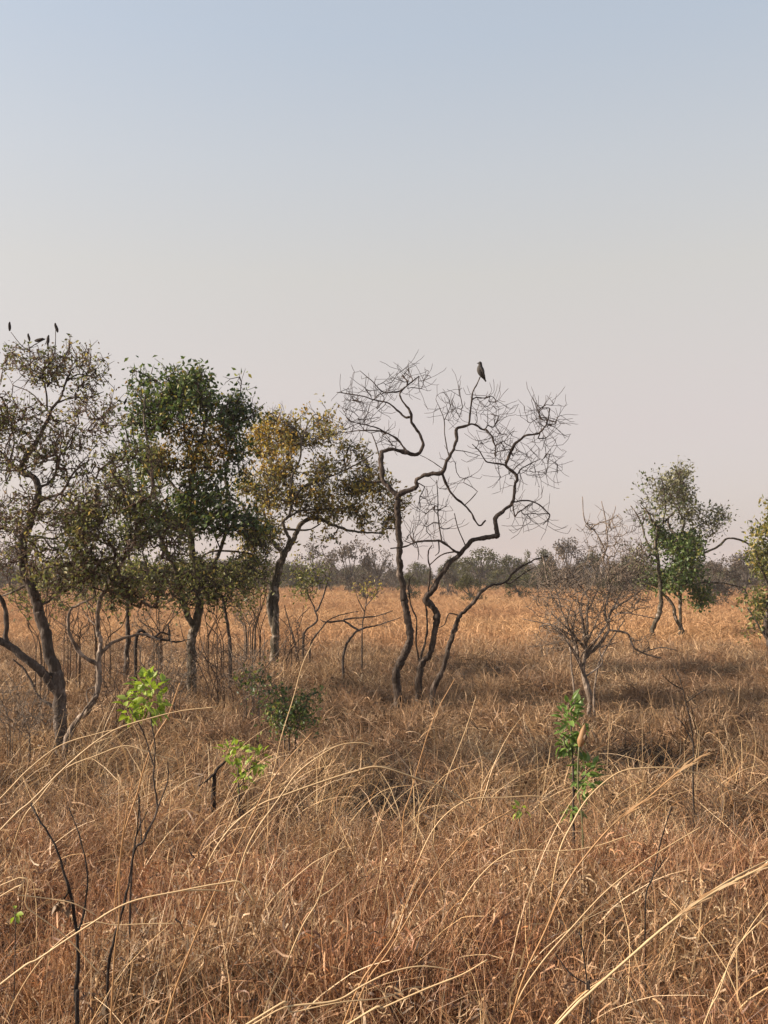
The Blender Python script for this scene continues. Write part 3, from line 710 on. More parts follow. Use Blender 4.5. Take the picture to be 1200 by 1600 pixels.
t.leaves(root, M['leaf_pale'], 2, (.06, .11), .06, .3, .5, lambda p: t.r.random() < .30, name='pale_foliage')

# ------------------------------------------------------------------ twiggy grey shrub right of centre
Y = 13.8
t = Tree(Y, 71)
root = empty('bare_shrub', rootpt(918, 1105, Y), 'leafless many-branched grey shrub right of the bare tree', 'shrub')
t.limb([below(921, 1112, Y), (921, 1112), (921, 1087), (912, 1052), (914, 1028), (931, 1012), (949, 989), (952, 965), (959, 951), (987, 933), (1005, 918)], 4.6, 1.1, 'trunk', root=True, dy=.06)
t.limb([(912, 1048), (900, 1017), (889, 982), (877, 954), (860, 925), (848, 870)], 2.2, .8)
t.limb([(913, 1036), (917, 993), (917, 958), (919, 935), (903, 912), (889, 893)], 2.4, .9)
t.limb([(951, 978), (945, 954), (952, 923), (949, 895), (942, 872), (949, 853), (947, 818), (940, 783)], 2.0, .7)
t.limb([(946, 862), (931, 832), (914, 814), (910, 776)], 1.2, .6)
t.limb([(956, 955), (980, 909), (998, 881), (1012, 853)], 1.5, .7)
t.limb([(952, 984), (980, 990), (991, 1012), (1015, 1024), (1033, 1028)], 1.9, 1.0)
t.limb([(1000, 1017), (1033, 1012), (1059, 1017)], 1.0, .6)
t.limb([(905, 1000), (870, 980), (840, 972), (816, 967)], 1.3, .7)
t.limb([(889, 982), (880, 1000), (850, 1008), (826, 1010)], 1.0, .6)
t.limb([(877, 954), (866, 910), (861, 891), (847, 868)], 1.2, .6)
t.limb([(917, 958), (930, 930), (940, 900), (935, 880)], 1.2, .6)
t.limb([(950, 830), (960, 800), (962, 790)], .8, .4)
t.limb([below(897, 1085, Y), (897, 1080), (893, 1047), (891, 1017), (885, 990)], 1.8, 1.0, 'trunk', root=True)
t.limb([below(930, 1100, Y), (928, 1095), (935, 1040), (955, 1000), (975, 970)], 1.9, 1.0, 'trunk', root=True)
for q in range(14):
    u1 = lambda a, b: t.r.uniform(a, b); xx = u1(-1, 1); yy = u1(.3, 1); y0 = u1(1000, 1070)
    t.limb([(914 + 6 * xx + u1(-4, 4), y0), (914 + 30 * xx + u1(-14, 14), y0 - 45 * yy), (914 + 62 * xx + u1(-16, 16), y0 - 90 * yy), (914 + 98 * xx + u1(-14, 14), y0 - (130 - 50 * abs(xx)) * yy)], u1(1.0, 2.0), .6, dy=u1(-.6, .6), wob=.12)
t.fill([(880, 940, 58, 54, .8, 1), (930, 910, 58, 54, .8, 1), (978, 930, 42, 48, .7, 1), (905, 985, 66, 36, .7, .9), (860, 900, 36, 36, .6, 1), (945, 840, 38, 48, .5, .7), (985, 880, 42, 38, .6, .8), (870, 1000, 46, 30, .5, .5), (1000, 1010, 40, 18, .4, .5)], 1500, step=.10, upward=.22, jitter=.012, maxlen=.6)
t.sprays(1, (.08, .22), .5, .4)
t.build(root, M['bark_pale'], M['twig_pale'], .0033, .36, rough=.3)
t.leaves(root, M['leaf_brown'], 1, (.02, .04), .02, .5, .5, lambda p: t.r.random() < .25, name='dry_leaves')

# ------------------------------------------------------------------ right tree and the one at the right edge
Y = 31.0
t = Tree(Y, 81)
root = empty('pale_leaved_tree', rootpt(1045, 985, Y), 'two-trunked tree with airy pale crown and dark green middle, on the right', 'tree')
t.limb([below(1020, 984, Y), (1020, 982), (1029, 960), (1033, 934), (1027, 873), (1024, 852), (1027, 826), (1016, 808), (1007, 793)], 4.2, 1.3, 'trunk', root=True, dy=0)
t.limb([below(1066, 986, Y), (1066, 986), (1055, 964), (1053, 947), (1042, 934), (1032, 925)], 3.0, 2.0, 'trunk', root=True, dy=0)
t.limb([below(1062, 978, Y), (1063, 971), (1063, 927), (1065, 885), (1064, 843), (1068, 817), (1059, 795), (1050, 780), (1042, 760)], 3.0, 1.1, 'trunk', root=True, dy=0, depth=Y + .4)
t.limb([(1026, 826), (1044, 810), (1056, 796)], 2.0, 1.2)
t.limb([(1043, 812), (1046, 824), (1061, 840)], 1.9, 1.4)
t.limb([(1036, 817), (1040, 790), (1036, 760), (1032, 740)], 1.4, .6)
t.limb([(1065, 868), (1096, 865), (1122, 854), (1135, 842), (1150, 842), (1170, 850), (1186, 862)], 1.8, 1.4)
t.limb([(1064, 917), (1085, 914), (1105, 910), (1135, 912), (1161, 919), (1168, 930)], 1.6, 1.0)
t.limb([(1064, 843), (1085, 825), (1105, 815)], 1.4, .7)
t.limb([(1027, 870), (1010, 845), (1003, 820), (993, 800), (985, 790)], 1.8, .6)
t.limb([(1003, 822), (1010, 800), (1000, 785)], 1.0, .5)
t.fill([(1045, 775, 52, 44, 1.4, 1.2), (1045, 742, 28, 20, .8, 1.3), (1100, 812, 42, 28, 1.2, 1.0), (1078, 780, 28, 32, .9, 1.0), (1062, 858, 36, 28, 1.2, 2.0), (1040, 898, 54, 28, 1.3, 1.4), (1093, 930, 16, 16, .6, 2), (1027, 850, 15, 32, .6, 1.4), (1000, 815, 26, 38, .9, .7), (1000, 870, 26, 26, .8, .9)], 1200, step=.24, clump=(1.3, .04), upward=.1, jitter=.02, maxlen=1.4)
t.sprays(1, (.15, .4), .5, .3)
t.build(root, M['bark_lichen'], M['twig'], .0055, .36)
def inE(p, cx, cy_, rx, ry): x, y = pixof(p); return ((x - cx) / rx) ** 2 + ((y - cy_) / ry) ** 2 < 1
green = lambda p: inE(p, 1060, 860, 40, 32) or inE(p, 1093, 930, 19, 19) or inE(p, 1027, 848, 17, 34) or inE(p, 1045, 900, 52, 24)
bare = lambda p: inE(p, 998, 815, 22, 36)
t.leaves(root, M['leaf_green'], 6, (.09, .17), .15, .3, .55, lambda p: green(p) and t.r.random() < .35, name='green_foliage')
t.leaves(root, M['leaf_dark'], 5, (.09, .17), .15, .3, .55, lambda p: (green(p) and t.r.random() < .55) or t.r.random() < .04, name='dark_foliage')
t.leaves(root, M['leaf_pale'], 4, (.08, .15), .13, .3, .5, lambda p: (t.r.random() < .50 if not green(p) else t.r.random() < .4) and not bare(p))
Y = 25.0
t = Tree(Y, 91)
root = empty('edge_tree', rootpt(1205, 1010, Y), 'yellow-green tree cut by the right edge of the picture', 'tree')
t.limb([below(1203, 1012, Y), (1203, 1008), (1198, 975), (1203, 930), (1212, 880), (1210, 830), (1216, 780)], 6.0, 1.6, 'trunk', root=True, dy=0)
t.limb([(1203, 1004), (1190, 985), (1178, 965), (1168, 950)], 2.4, 1.0)
t.limb([(1205, 920), (1190, 890), (1180, 860)], 2.2, 1.0)
t.limb([(1210, 860), (1195, 830), (1180, 810)], 1.8, .8)
t.limb([(1211, 850), (1235, 815), (1250, 800)], 1.8, .8)
t.limb([(1203, 935), (1235, 900), (1255, 880)], 2.0, .9)
t.fill([(1190, 815, 30, 24, .9, 2.4), (1230, 800, 44, 36, 1.0, 2.6), (1192, 872, 26, 32, .9, 2.2), (1240, 880, 40, 40, 1.0, 2.0), (1182, 945, 28, 24, .8, 1.6), (1215, 960, 40, 34, .9, 1.6), (1172, 985, 18, 14, .5, .4)], 1100, step=.2, clump=(1.4, .02), upward=.1, jitter=.018, maxlen=1.1)
t.build(root, M['bark'], M['twig_pale'], .0028, .38)
t.leaves(root, M['leaf_yellow'], 2, (.08, .15), .11, .3, .5, lambda p: pixof(p)[1] < 900 and t.r.random() < .6)
t.leaves(root, M['leaf_olive'], 4, (.08, .15), .11, .3, .5, lambda p: pixof(p)[1] < 860, name='upper_olive_foliage')
t.leaves(root, M['leaf_olive'], 6, (.07, .14), .11, .3, .5, lambda p: pixof(p)[1] > 840, name='olive_foliage')

# ------------------------------------------------------------------ low shrubs and saplings between the trees
def shrub(name, Y, seed, base, limbs, ells, n, label, cat='shrub', leafm=None, per=3, size=(.04, .07), bark='bark', twig='twig', rt=.0022, r0=1.8, spr=1, up=.25, keepf=1.0, maxlen=.8):
    t = Tree(Y, seed); root = empty(name, rootpt(base[0], base[1], Y), label, cat)
    for i, lb in enumerate(limbs):
        isroot = (i == 0 or lb[0] == 'root'); L = [q for q in lb if q != 'root']
        if isroot: L = [below(*L[0], Y)] + L
        t.limb(L, r0 * (1 if i == 0 else .75), .6, 'stem' if isroot else 'branch', root=isroot, dy=(0.05 if isroot else None))
    t.fill(ells, n, step=.12, upward=up, jitter=.012, maxlen=maxlen)
    if spr: t.sprays(spr, (.08, .2), .55, .4)
    t.build(root, M[bark], M[twig], rt, .38)
    if leafm: t.leaves(root, M[leafm], per, size, .06, .25, .5, lambda p: t.r.random() < keepf)
    return t, root
shrub('leafy_shrub', 22.0, 101, (480, 1000), [[(474, 1000), (478, 985), (495, 971), (492, 953), (481, 928), (468, 898)], [(493, 955), (500, 945), (512, 910), (516, 890)], ['root', (462, 1010), (452, 975), (444, 945)], ['root', (485, 1010), (500, 985), (520, 965), (560, 955)]],
      [(478, 915, 24, 26, .6, 3), (500, 895, 24, 20, .5, 1.5), (470, 880, 20, 16, .5, 1)], 150, 'upright shrub with green leaves right of the yellowing tree', leafm='leaf_olive', per=3, size=(.05, .11), rt=.0032, keepf=.6, r0=2.2)
shrub('fallen_branch', 18.5, 103, (540, 1022), [[(537, 1022), (550, 994), (567, 982), (590, 977), (625, 965)], [(560, 985), (545, 975), (538, 968), (567, 965), (590, 962), (614, 954)], [(520, 968), (510, 972), (500, 968)]],
      [(580, 970, 46, 14, .5, 2), (525, 968, 26, 10, .4, 1)], 46, 'dead branch lying across the grass left of the bare tree', 'branch', rt=.0022, r0=2.4, up=.05)
shrub('sapling', 19.0, 105, (573, 985), [[(566, 985), (569, 960), (573, 935), (575, 914)], [(569, 955), (560, 938), (556, 926)], [(570, 948), (582, 935), (590, 925)]],
      [(575, 922, 22, 14, .3, 2)], 40, 'small sapling with yellow-green leaves behind the dead branch', 'sapling', leafm='leaf_yellow', per=2, size=(.05, .09), rt=.0024, r0=1.2, keepf=.5)
BS = [(30, 1150, 10.2, 'tangle of bare grey stems at the foot of the left-edge tree', [(25, 1090, 46, 46), (60, 1110, 30, 30)]),
      (185, 1130, 12.5, 'bare brown shrub between the leaning tree and the lime sapling', [(185, 1060, 44, 54)]),
      (262, 1095, 13.5, 'bare brown shrub behind the lime sapling', [(262, 1040, 40, 46)]),
      (345, 1090, 14.6, 'bare twiggy shrub right of the dense green tree stem', [(345, 1030, 44, 54)]),
      (390, 1085, 13.2, 'bare thin-stemmed bush in front of the yellowing tree', [(392, 1040, 36, 44)]),
      (455, 1040, 19.5, 'bunch of thin bare stems behind the yellowing trunk', [(458, 985, 30, 44)]),
      (390, 985, 21.5, 'small bare bush left of the yellowing trunk, in the distance', [(385, 945, 22, 30)]),
      (120, 1010, 16.5, 'bare brown bush seen between the two left trees', [(120, 970, 40, 36)]),
      (235, 1020, 18.5, 'bare brown bush behind the fallen dark log', [(235, 975, 36, 32)])]
for i, (bx, by, Yb, lab, el) in enumerate(BS):
    g = random.Random(700 + i); rx, ry = el[0][2], el[0][3]; limbs = []
    for q in range(8):
        dx = g.uniform(-1.15, 1.15) * rx; o = g.uniform(-.5, .5) * rx; hh = ry * g.uniform(.9, 2.3)
        limbs.append((['root'] if q else []) + [(bx + o, by), (bx + o + dx * .3 + g.uniform(-9, 9), by - hh * .4), (bx + o + dx * .7 + g.uniform(-12, 12), by - hh * .75), (bx + o + dx + g.uniform(-6, 6), by - hh)])
    shrub('bare_bush', Yb, 720 + i, (bx, by), limbs, [(e[0], e[1] + ry * .35, e[2] * 1.25, e[3] * 1.1, .6, 1) for e in el], 170, lab, 'bush', leafm='leaf_brown', per=1, size=(.025, .05), bark='twig_brown' if i % 2 else 'twig_pale', twig='twig_brown' if i % 2 else 'twig_pale', rt=.0026, r0=1.0, keepf=.6, maxlen=.5, up=.4)
for i, (bx, by, Yb, lab, rx, ry) in enumerate(((238, 1000, 17.6, 'twiggy thicket shrub with few olive leaves behind the fallen dark log', 56, 46), (335, 1005, 18.6, 'twiggy thicket shrub with few olive leaves right of the dense green tree', 56, 48),
        (398, 990, 21.0, 'twiggy thicket shrub just left of the forked mossy trunk', 34, 44), (62, 1015, 14.8, 'twiggy thicket shrub with few leaves behind the left-edge trunk', 52, 44), (160, 1010, 16.8, 'twiggy thicket shrub behind the leaning pale stem', 46, 44))):
    g = random.Random(760 + i); limbs = []
    for q in range(7):
        dx = g.uniform(-1, 1) * rx; o = g.uniform(-.3, .3) * rx; hh = g.uniform(75, 125)
        limbs.append((['root'] if q else []) + [(bx + o, by), (bx + o * .5 + dx * .45 + g.uniform(-9, 9), by - hh * .4), (bx + o * .5 + dx * .75 + g.uniform(-14, 14), by - hh * .72), (bx + o * .5 + dx * 1.2 + g.uniform(-6, 6), by - hh)])
    shrub('thicket_shrub', Yb, 780 + i, (bx, by), limbs, [(bx, by - 95, rx * 1.2, ry, .8, 1)], 230, lab, 'shrub', leafm='leaf_olive', per=3, size=(.04, .09), bark='twig_brown', twig='twig_brown', rt=.0034, r0=.95, keepf=.42, maxlen=.8, up=.25)
shrub('fallen_log', 15.6, 131, (265, 1003), [[(214, 994), (236, 996), (262, 1001), (280, 1003), (298, 998)], [(240, 997), (252, 988), (265, 992)], [(264, 1001), (264, 985), (263, 975)]], [(255, 995, 34, 8, .3, 1)], 20, 'dark broken branch lying level beside the dense green tree', 'branch', bark='char', rt=.0018, r0=3.0, up=.05)
shrub('dark_bush', 10.6, 133, (455, 1150), [[(452, 1155), (450, 1130), (445, 1100), (440, 1080)], ['root', (462, 1155), (470, 1125), (480, 1095)], ['root', (444, 1155), (432, 1130), (422, 1105)]],
      [(455, 1122, 36, 24, .35, 1), (430, 1095, 26, 12, .25, .6), (484, 1092, 12, 12, .2, .7), (400, 1062, 26, 8, .2, .6)], 230, 'low dark green bush in the grass below the yellowing tree', 'bush', leafm='leaf_dark', per=5, size=(.03, .065), rt=.0016, r0=1.6, keepf=.6)
shrub('dead_sapling', 7.6, 135, (1082, 1200), [[(1083, 1215), (1084, 1180), (1081, 1140), (1072, 1098), (1062, 1060), (1052, 1040)], [(1072, 1098), (1090, 1085), (1105, 1075)], [(1082, 1160), (1066, 1130), (1055, 1120)], [(1066, 1075), (1050, 1068), (1035, 1055)]],
      [(1070, 1090, 34, 44, .2, 1)], 34, 'thin leafless sapling in front, near the right edge', 'sapling', bark='char', twig='twig', rt=.0010, r0=1.4)

# ------------------------------------------------------------------ bright green saplings: each leaf its own piece
def leaf_mesh(name, mat, asp=.42, fold=.18, bend=.25):
    V, F = [], []; prof = [(0, .05), (.18, .62), (.42, 1.0), (.7, .72), (1.0, .04)]
    for s_, w in prof:
        z = -bend * s_ * s_; V += [(s_, -w * asp / 2, z + fold * w * asp), (s_, 0, z), (s_, w * asp / 2, z + fold * w * asp)]
    for i in range(len(prof) - 1):
        a = i * 3; F += [(a, a + 3, a + 4, a + 1), (a + 1, a + 4, a + 5, a + 2)]
    return mesh_np(name, V, F, mat, None, True)
def leafy_plant(name, Y, seed, stems, spots, mat, size, label, bark='bark', cat='sapling', asp=.58):
    """spots: (px,py,rx,ry,n) clouds of single leaves; stems: lists of photo points"""
    g = random.Random(seed); b0 = stems[0][0]; root = empty(name, rootpt(b0[0], b0[1], Y), label, cat)
    t = Tree(Y, seed)
    for i, sx in enumerate(stems):
        t.limb(([below(*sx[0], Y)] if i == 0 else []) + sx, (.8 if 'seedling' in name else 2.0) if i == 0 else 1.3, .8, 'stem' if i == 0 else 'branch', root=i == 0, dy=0 if i == 0 else None)
    t.fill([(s[0], s[1], s[2] * .7, s[3] * .7, s[2] * .7 * Y / FPX, s[4]) for s in spots], 26, step=.05, upward=.1, jitter=.003, maxlen=.4)
    t.build(root, M[bark], M['leaf_green'], .0010, .38)
    mes = [leaf_mesh('leaf', M[mat], asp, .15 + .06 * k, .15 + .2 * k) for k in range(3)]
    for (px, py, rx, ry, n) in spots:
        for k in range(n):
            a = g.uniform(0, 6.28); r = math.sqrt(g.random()); c = g.uniform(-1, 1) * math.sqrt(max(0, 1 - r * r)) + g.gauss(0, .2)
            p = at(px + r * math.cos(a) * rx, py + r * math.sin(a) * ry, Y + c * rx * Y / FPX)
            o = link_mesh('leaf', mes[k % 3], root); o.location = p; sc = g.uniform(.75, 1.25) * size * Y / FPX; o.scale = (sc,) * 3
            out = Vector((math.cos(a) * r, c, -math.sin(a) * r + .25)) + Vector([g.gauss(0, .35) for _ in range(3)])
            o.rotation_euler = (out.to_track_quat('X', 'Z') @ Euler((g.uniform(-.9, .9), 0, 0)).to_quaternion()).to_euler()
leafy_plant('green_sapling', 4.4, 141, [[(205, 1372), (225, 1312), (245, 1266), (240, 1215), (242, 1165), (236, 1125), (232, 1095)], [(240, 1200), (226, 1150), (210, 1118), (204, 1108)], [(245, 1262), (262, 1220), (262, 1190)], [(222, 1320), (218, 1270), (216, 1240)]],
            [(233, 1086, 27, 33, 120), (203, 1106, 11, 17, 20)], 'leaf_lime', 14.5, 'sapling with a ball of bright lime leaves on a dark forked stem')
leafy_plant('green_sapling', 7.6, 143, [[(374, 1255), (372, 1225), (372, 1200), (368, 1182)], [(372, 1210), (392, 1200), (404, 1190)], [(373, 1230), (380, 1222), (380, 1216)]],
            [(366, 1176, 21, 15, 40), (404, 1188, 13, 16, 26), (379, 1219, 12, 11, 18), (384, 1200, 14, 10, 14)], 'leaf_lime', 11.5, 'small lime green sapling in three leafy tufts below the dark bush')
leafy_plant('green_sapling', 6.9, 145, [[(896, 1265), (896, 1215), (894, 1170), (892, 1120), (896, 1098)], [(895, 1240), (908, 1220), (920, 1205)], [(894, 1180), (884, 1165), (880, 1150)]],
            [(893, 1128, 19, 38, 100), (889, 1162, 15, 14, 28), (916, 1213, 19, 27, 70), (892, 1266, 10, 9, 16)], 'leaf_green', 15.5, 'narrow-leaved mid green sapling in front of the grey shrub', asp=.46)
leafy_plant('green_seedling', 6.3, 147, [[(812, 1300), (812, 1280), (811, 1264)]], [(811, 1264, 13, 8, 9)], 'leaf_lime', 12, 'tiny green seedling in the grass left of the flower bud')
leafy_plant('green_seedling', 4.0, 149, [[(24, 1470), (24, 1445), (23, 1424)]], [(23, 1425, 8, 10, 6)], 'leaf_lime', 13, 'tiny yellow seedling by the bottom left edge')

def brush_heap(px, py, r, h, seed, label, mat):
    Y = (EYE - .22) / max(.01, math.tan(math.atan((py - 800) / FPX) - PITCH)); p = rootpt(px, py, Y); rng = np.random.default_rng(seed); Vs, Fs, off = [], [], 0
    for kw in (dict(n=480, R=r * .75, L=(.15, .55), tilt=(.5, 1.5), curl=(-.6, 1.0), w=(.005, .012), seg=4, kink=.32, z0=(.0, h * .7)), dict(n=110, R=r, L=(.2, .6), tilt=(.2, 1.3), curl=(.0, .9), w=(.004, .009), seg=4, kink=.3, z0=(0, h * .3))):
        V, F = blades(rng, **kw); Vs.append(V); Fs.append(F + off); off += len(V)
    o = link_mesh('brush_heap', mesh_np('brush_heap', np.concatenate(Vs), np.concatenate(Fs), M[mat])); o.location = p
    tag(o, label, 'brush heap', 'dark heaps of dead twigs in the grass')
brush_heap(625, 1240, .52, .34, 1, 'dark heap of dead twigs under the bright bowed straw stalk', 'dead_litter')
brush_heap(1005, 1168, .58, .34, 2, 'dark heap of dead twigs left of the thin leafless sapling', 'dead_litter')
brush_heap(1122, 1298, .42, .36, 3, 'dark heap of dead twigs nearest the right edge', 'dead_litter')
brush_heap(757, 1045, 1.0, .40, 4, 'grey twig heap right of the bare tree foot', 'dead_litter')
def bud_plant():
    Y = 6.4; root = empty('flower_stalk', rootpt(905, 1290, Y), 'pale brown closed bud on a thin green stalk beside the narrow-leaved sapling', 'flower stalk')
    T = Tubes(); P = [at(*q, Y) for q in (below(912, 1300, Y), (910, 1290), (904, 1240), (903, 1200), (905, 1166))]
    C = catmull([tuple(p) for p in P], 4); T.add(C, [.0055] * len(C), 6); T.build('stem', [M['leaf_pale']], root)
    a, b_ = at(906, 1167, Y), at(914, 1131, Y); T = Tubes(); n = 9
    prof = [.35, .75, 1.0, .95, .8, .78, .6, .38, .06]
    T.add([a.lerp(b_, i / (n - 1)) for i in range(n)], [.029 * q for q in prof], 9, .12, 4); T.build('bud', [M['bud_tan']], root)
    m2 = Tubes(); m2.add([a.lerp(b_, .25 + .06 * i) + Vector((.016, -.022, 0)) for i in range(7)], [.002, .008, .013, .014, .012, .008, .001], 6); m2.build('scale', [M['leaf_brown']], root)
bud_plant()

# ------------------------------------------------------------------ dark stems and single straw stalks in front
def dark_stem(Y, seed, limbs, r0, label, blob=None):
    t = Tree(Y, seed); root = empty('stump' if 'stump' in label else 'dead_sapling', rootpt(limbs[0][0][0], limbs[0][0][1], Y), label, 'stump' if 'stump' in label else 'dead sapling')
    for i, L in enumerate(limbs):
        t.limb(([below(*L[0], Y)] if i == 0 else []) + L, r0 if i == 0 else r0 * .45, .9, 'stem' if i == 0 else 'branch', root=i == 0, dy=.03 if i == 0 else None)
    t.build(root, M['char'], M['char'], .001)
    if blob:
        C = np.array([at(blob[0] + t.r.gauss(0, blob[2] * .5), blob[1] + t.r.gauss(0, blob[2] * .4), Y + t.r.gauss(0, .02)) for _ in range(26)])
        V, F = leaf_quads(t.rng, C, (.02, .05), .5, .5); o = link_mesh('dry_leaves', mesh_np('dry_leaves', V, F, M['leaf_brown']), root); o['kind'] = 'stuff'
dark_stem(3.1, 151, [[(120, 1600), (118, 1560), (122, 1505), (119, 1450), (108, 1390), (86, 1322), (56, 1272), (48, 1255)], [(109, 1395), (100, 1405), (88, 1412)], [(119, 1462), (130, 1430), (137, 1372), (126, 1312), (108, 1262)]], 4.2, 'charred forked stem standing in the grass at bottom left', (94, 1410, 16))
dark_stem(4.0, 153, [[(168, 1540), (178, 1470), (192, 1420), (203, 1370), (212, 1310), (230, 1268)], [(205, 1360), (214, 1300), (218, 1245)]], 2.8, 'dark woody stem below the lime sapling')
dark_stem(7.8, 155, [[(333, 1262), (334, 1235), (337, 1208), (350, 1192), (358, 1185)], [(337, 1208), (322, 1220), (310, 1228)]], 4.5, 'short blackened stump left of the small lime sapling')
dark_stem(2.9, 157, [[(922, 1590), (918, 1545), (913, 1500), (905, 1455)], [(918, 1540), (890, 1520), (868, 1490)]], 1.1, 'thin dark twig upright in the grass at bottom right')
dark_stem(4.4, 159, [[(1008, 1430), (1020, 1370), (1034, 1310), (1050, 1260)], [(1020, 1370), (1040, 1340)]], 1.2, 'thin dark twig beside the plumed straw stalk on the right')

def stalk(Y, px, w0, w1, label, red=False, plume=None, leaf=None, dy=0.0, fine=6):
    """one traced grass culm: stem to the ground, optional seed plume at the end and leaf blades; widths in photo pixels"""
    if px[0][1] < 1560 and px[0][0] > 12: Y = 1.42 * FPX / (px[0][1] - 897)
    k = Y / FPX; p0, p1 = at(*px[0], Y), at(*px[1], Y); d = (p1 - p0)
    dn = Vector((d.x, 0, max(d.z, .55 * abs(d.x), .02))).normalized(); hgt = max(p0.z, .1)
    ctrl = p0 - dn * (hgt * (.45 if px[0][1] > 1560 or px[0][0] < 12 else .22) / dn.z); gx = ctrl.x - dn.x * .08; g0 = Vector((gx, Y, gz(gx, Y) - .03))
    pre = [g0 * (1 - u) ** 2 + ctrl * 2 * u * (1 - u) + p0 * u * u for u in (0, .25, .5, .75)]
    root = empty('grass_stalk', g0, label, 'grass stalk', 'single straw stalks standing out of the grass')
    n = len(px); P = [tuple(q) for q in pre] + [tuple(at(q[0], q[1], Y + dy * i / (n - 1))) for i, q in enumerate(px)]
    rj = random.Random(int(px[0][0] * 13 + px[0][1])); P = [P[0]] + [tuple(c + rj.gauss(0, 1.3) * k for c in q) for q in P[1:]]
    C = catmull(P, fine); m = len(C); T = Tubes()
    T.add(C, [max(.0008, min(.011 / k, .66 * (w0 + (w1 - w0) * (i / (m - 1)) ** 1.3) * (1.25 if i % 13 == 0 else 1)) * .5 * k) for i in range(m)], 6)
    mt = M['red_stalk'] if red else M['stalk']; T.build('stem', [mt], root)
    rng = np.random.default_rng(int(px[0][0] * 7 + px[0][1]))
    if plume:
        nb, ln = plume; seg = C[int(m * .72):]; Vs, Fs, off = [], [], 0
        for q in range(nb):
            i = rng.integers(0, len(seg) - 1); p = Vector(seg[i]); tg = (Vector(seg[min(i + 1, len(seg) - 1)]) - Vector(seg[max(i - 1, 0)])).normalized()
            dd = (tg + Vector(rng.normal(0, .07, 3))).normalized(); s_ = dd.orthogonal().normalized() * (.0016 + .001 * rng.random()); l = ln * rng.uniform(.5, 1.2)
            e = p + dd * l + Vector((0, 0, -.12 * l)); mm = p + dd * l * .5
            Vs += [p - s_ * .6, p + s_ * .6, mm - s_, mm + s_, e - s_ * .2, e + s_ * .2]; Fs += [(off, off + 1, off + 3, off + 2), (off + 2, off + 3, off + 5, off + 4)]; off += 6
        link_mesh('seed_head', mesh_np('seed_head', Vs, Fs, M['plume']), root)
    for lf in (leaf or []):
        Q = catmull([tuple(at(q[0], q[1], Y + .004 + .05 * i)) for i, q in enumerate(lf)], 6); T = Tubes(); m = len(Q)
        T.add(Q, [max(.0008, w1 * .62 * k * (1 - .75 * i / (m - 1))) for i in range(m)], 4); T.build('blade', [mt], root)
S = stalk
S(2.0, [(0, 1538), (60, 1497), (133, 1450), (200, 1413), (283, 1390), (347, 1380), (377, 1381), (397, 1410)], 5.5, 3, 'pale stalk arching from the bottom left corner up to the charred stem and over', leaf=[[(283, 1392), (333, 1391), (365, 1398), (397, 1412)], [(376, 1380), (384, 1392), (398, 1412)]])
S(2.4, [(172, 1600), (179, 1490), (185, 1430), (189, 1350), (197, 1270), (208, 1215)], 6, 3, 'upright orange stalk crossing in front of the dark woody stem', True)
S(2.6, [(256, 1600), (275, 1545), (305, 1470), (340, 1390), (370, 1320), (402, 1258), (440, 1200), (490, 1145)], 6, 2.2, 'long orange stalk slanting right from the bottom, left of centre', True, leaf=[[(296, 1490), (305, 1465), (315, 1448)]])
S(2.3, [(132, 1444), (180, 1446), (230, 1443), (276, 1441)], 3.2, 2, 'short straw lying level across the orange stalk')
S(1.9, [(398, 1590), (450, 1577), (527, 1562), (567, 1542), (607, 1522), (647, 1511), (680, 1510), (708, 1518)], 6, 2.5, 'pale stalk rising in a low arch at bottom centre')
S(1.8, [(540, 1602), (600, 1573), (670, 1545), (722, 1524), (764, 1499)], 6, 3, 'pale stalk slanting up right at bottom centre, ending abruptly')
S(1.9, [(400, 1598), (460, 1582), (530, 1566), (600, 1561), (642, 1545), (680, 1544)], 5, 2, 'pale stalk lying lowest along the bottom edge')
S(1.75, [(868, 1602), (920, 1553), (980, 1500), (1040, 1447), (1100, 1405), (1150, 1377), (1210, 1347)], 7, 5, 'thickest golden stalk running to the right edge', plume=(34, .055), leaf=[[(1100, 1402), (1150, 1370), (1208, 1340)]])
S(2.1, [(800, 1592), (822, 1520), (850, 1455), (880, 1390), (910, 1342), (960, 1290), (1010, 1250), (1060, 1207), (1084, 1190)], 5, 3, 'tall orange stalk with a pale plume at its slanting end, on the right', True, plume=(40, .05))
S(2.6, [(842, 1508), (900, 1440), (950, 1388), (1000, 1350), (1050, 1320), (1100, 1290)], 4, 2, 'straw stalk slanting right between the plumed stalk and the thickest one', leaf=[[(1000, 1350), (1040, 1370), (1075, 1388)]])
S(1.9, [(950, 1530), (985, 1560), (1012, 1588), (1030, 1604)], 4, 3, 'short pale stalk slanting down right beside the thickest stalk')
S(3.4, [(400, 1262), (443, 1240), (500, 1223), (553, 1205), (593, 1200), (660, 1218), (700, 1236), (742, 1266)], 6.5, 3, 'bright pale stalk bowing over the dark hollow at centre', leaf=[[(560, 1203), (600, 1198), (627, 1204)], [(640, 1213), (665, 1225), (690, 1245)]])
S(3.3, [(398, 1300), (433, 1250), (467, 1207), (500, 1181), (533, 1164), (566, 1160), (585, 1168)], 5, 2, 'straw stalk curving right above the bright bowed one')
S(2.6, [(0, 1298), (50, 1250), (100, 1201), (147, 1160), (187, 1137), (233, 1122), (283, 1112), (340, 1103)], 5.5, 2.4, 'long straw stalk passing just under the lime sapling leaves', leaf=[[(140, 1166), (165, 1155), (187, 1150)]])
S(3.0, [(60, 1245), (100, 1204), (150, 1180), (193, 1169), (230, 1172), (277, 1189)], 4.5, 2, 'straw stalk arching in front of the lime sapling stem')
S(3.2, [(4, 1242), (50, 1200), (93, 1168), (150, 1147), (190, 1138)], 4, 2, 'straw stalk lowest of those slanting up at the left edge')
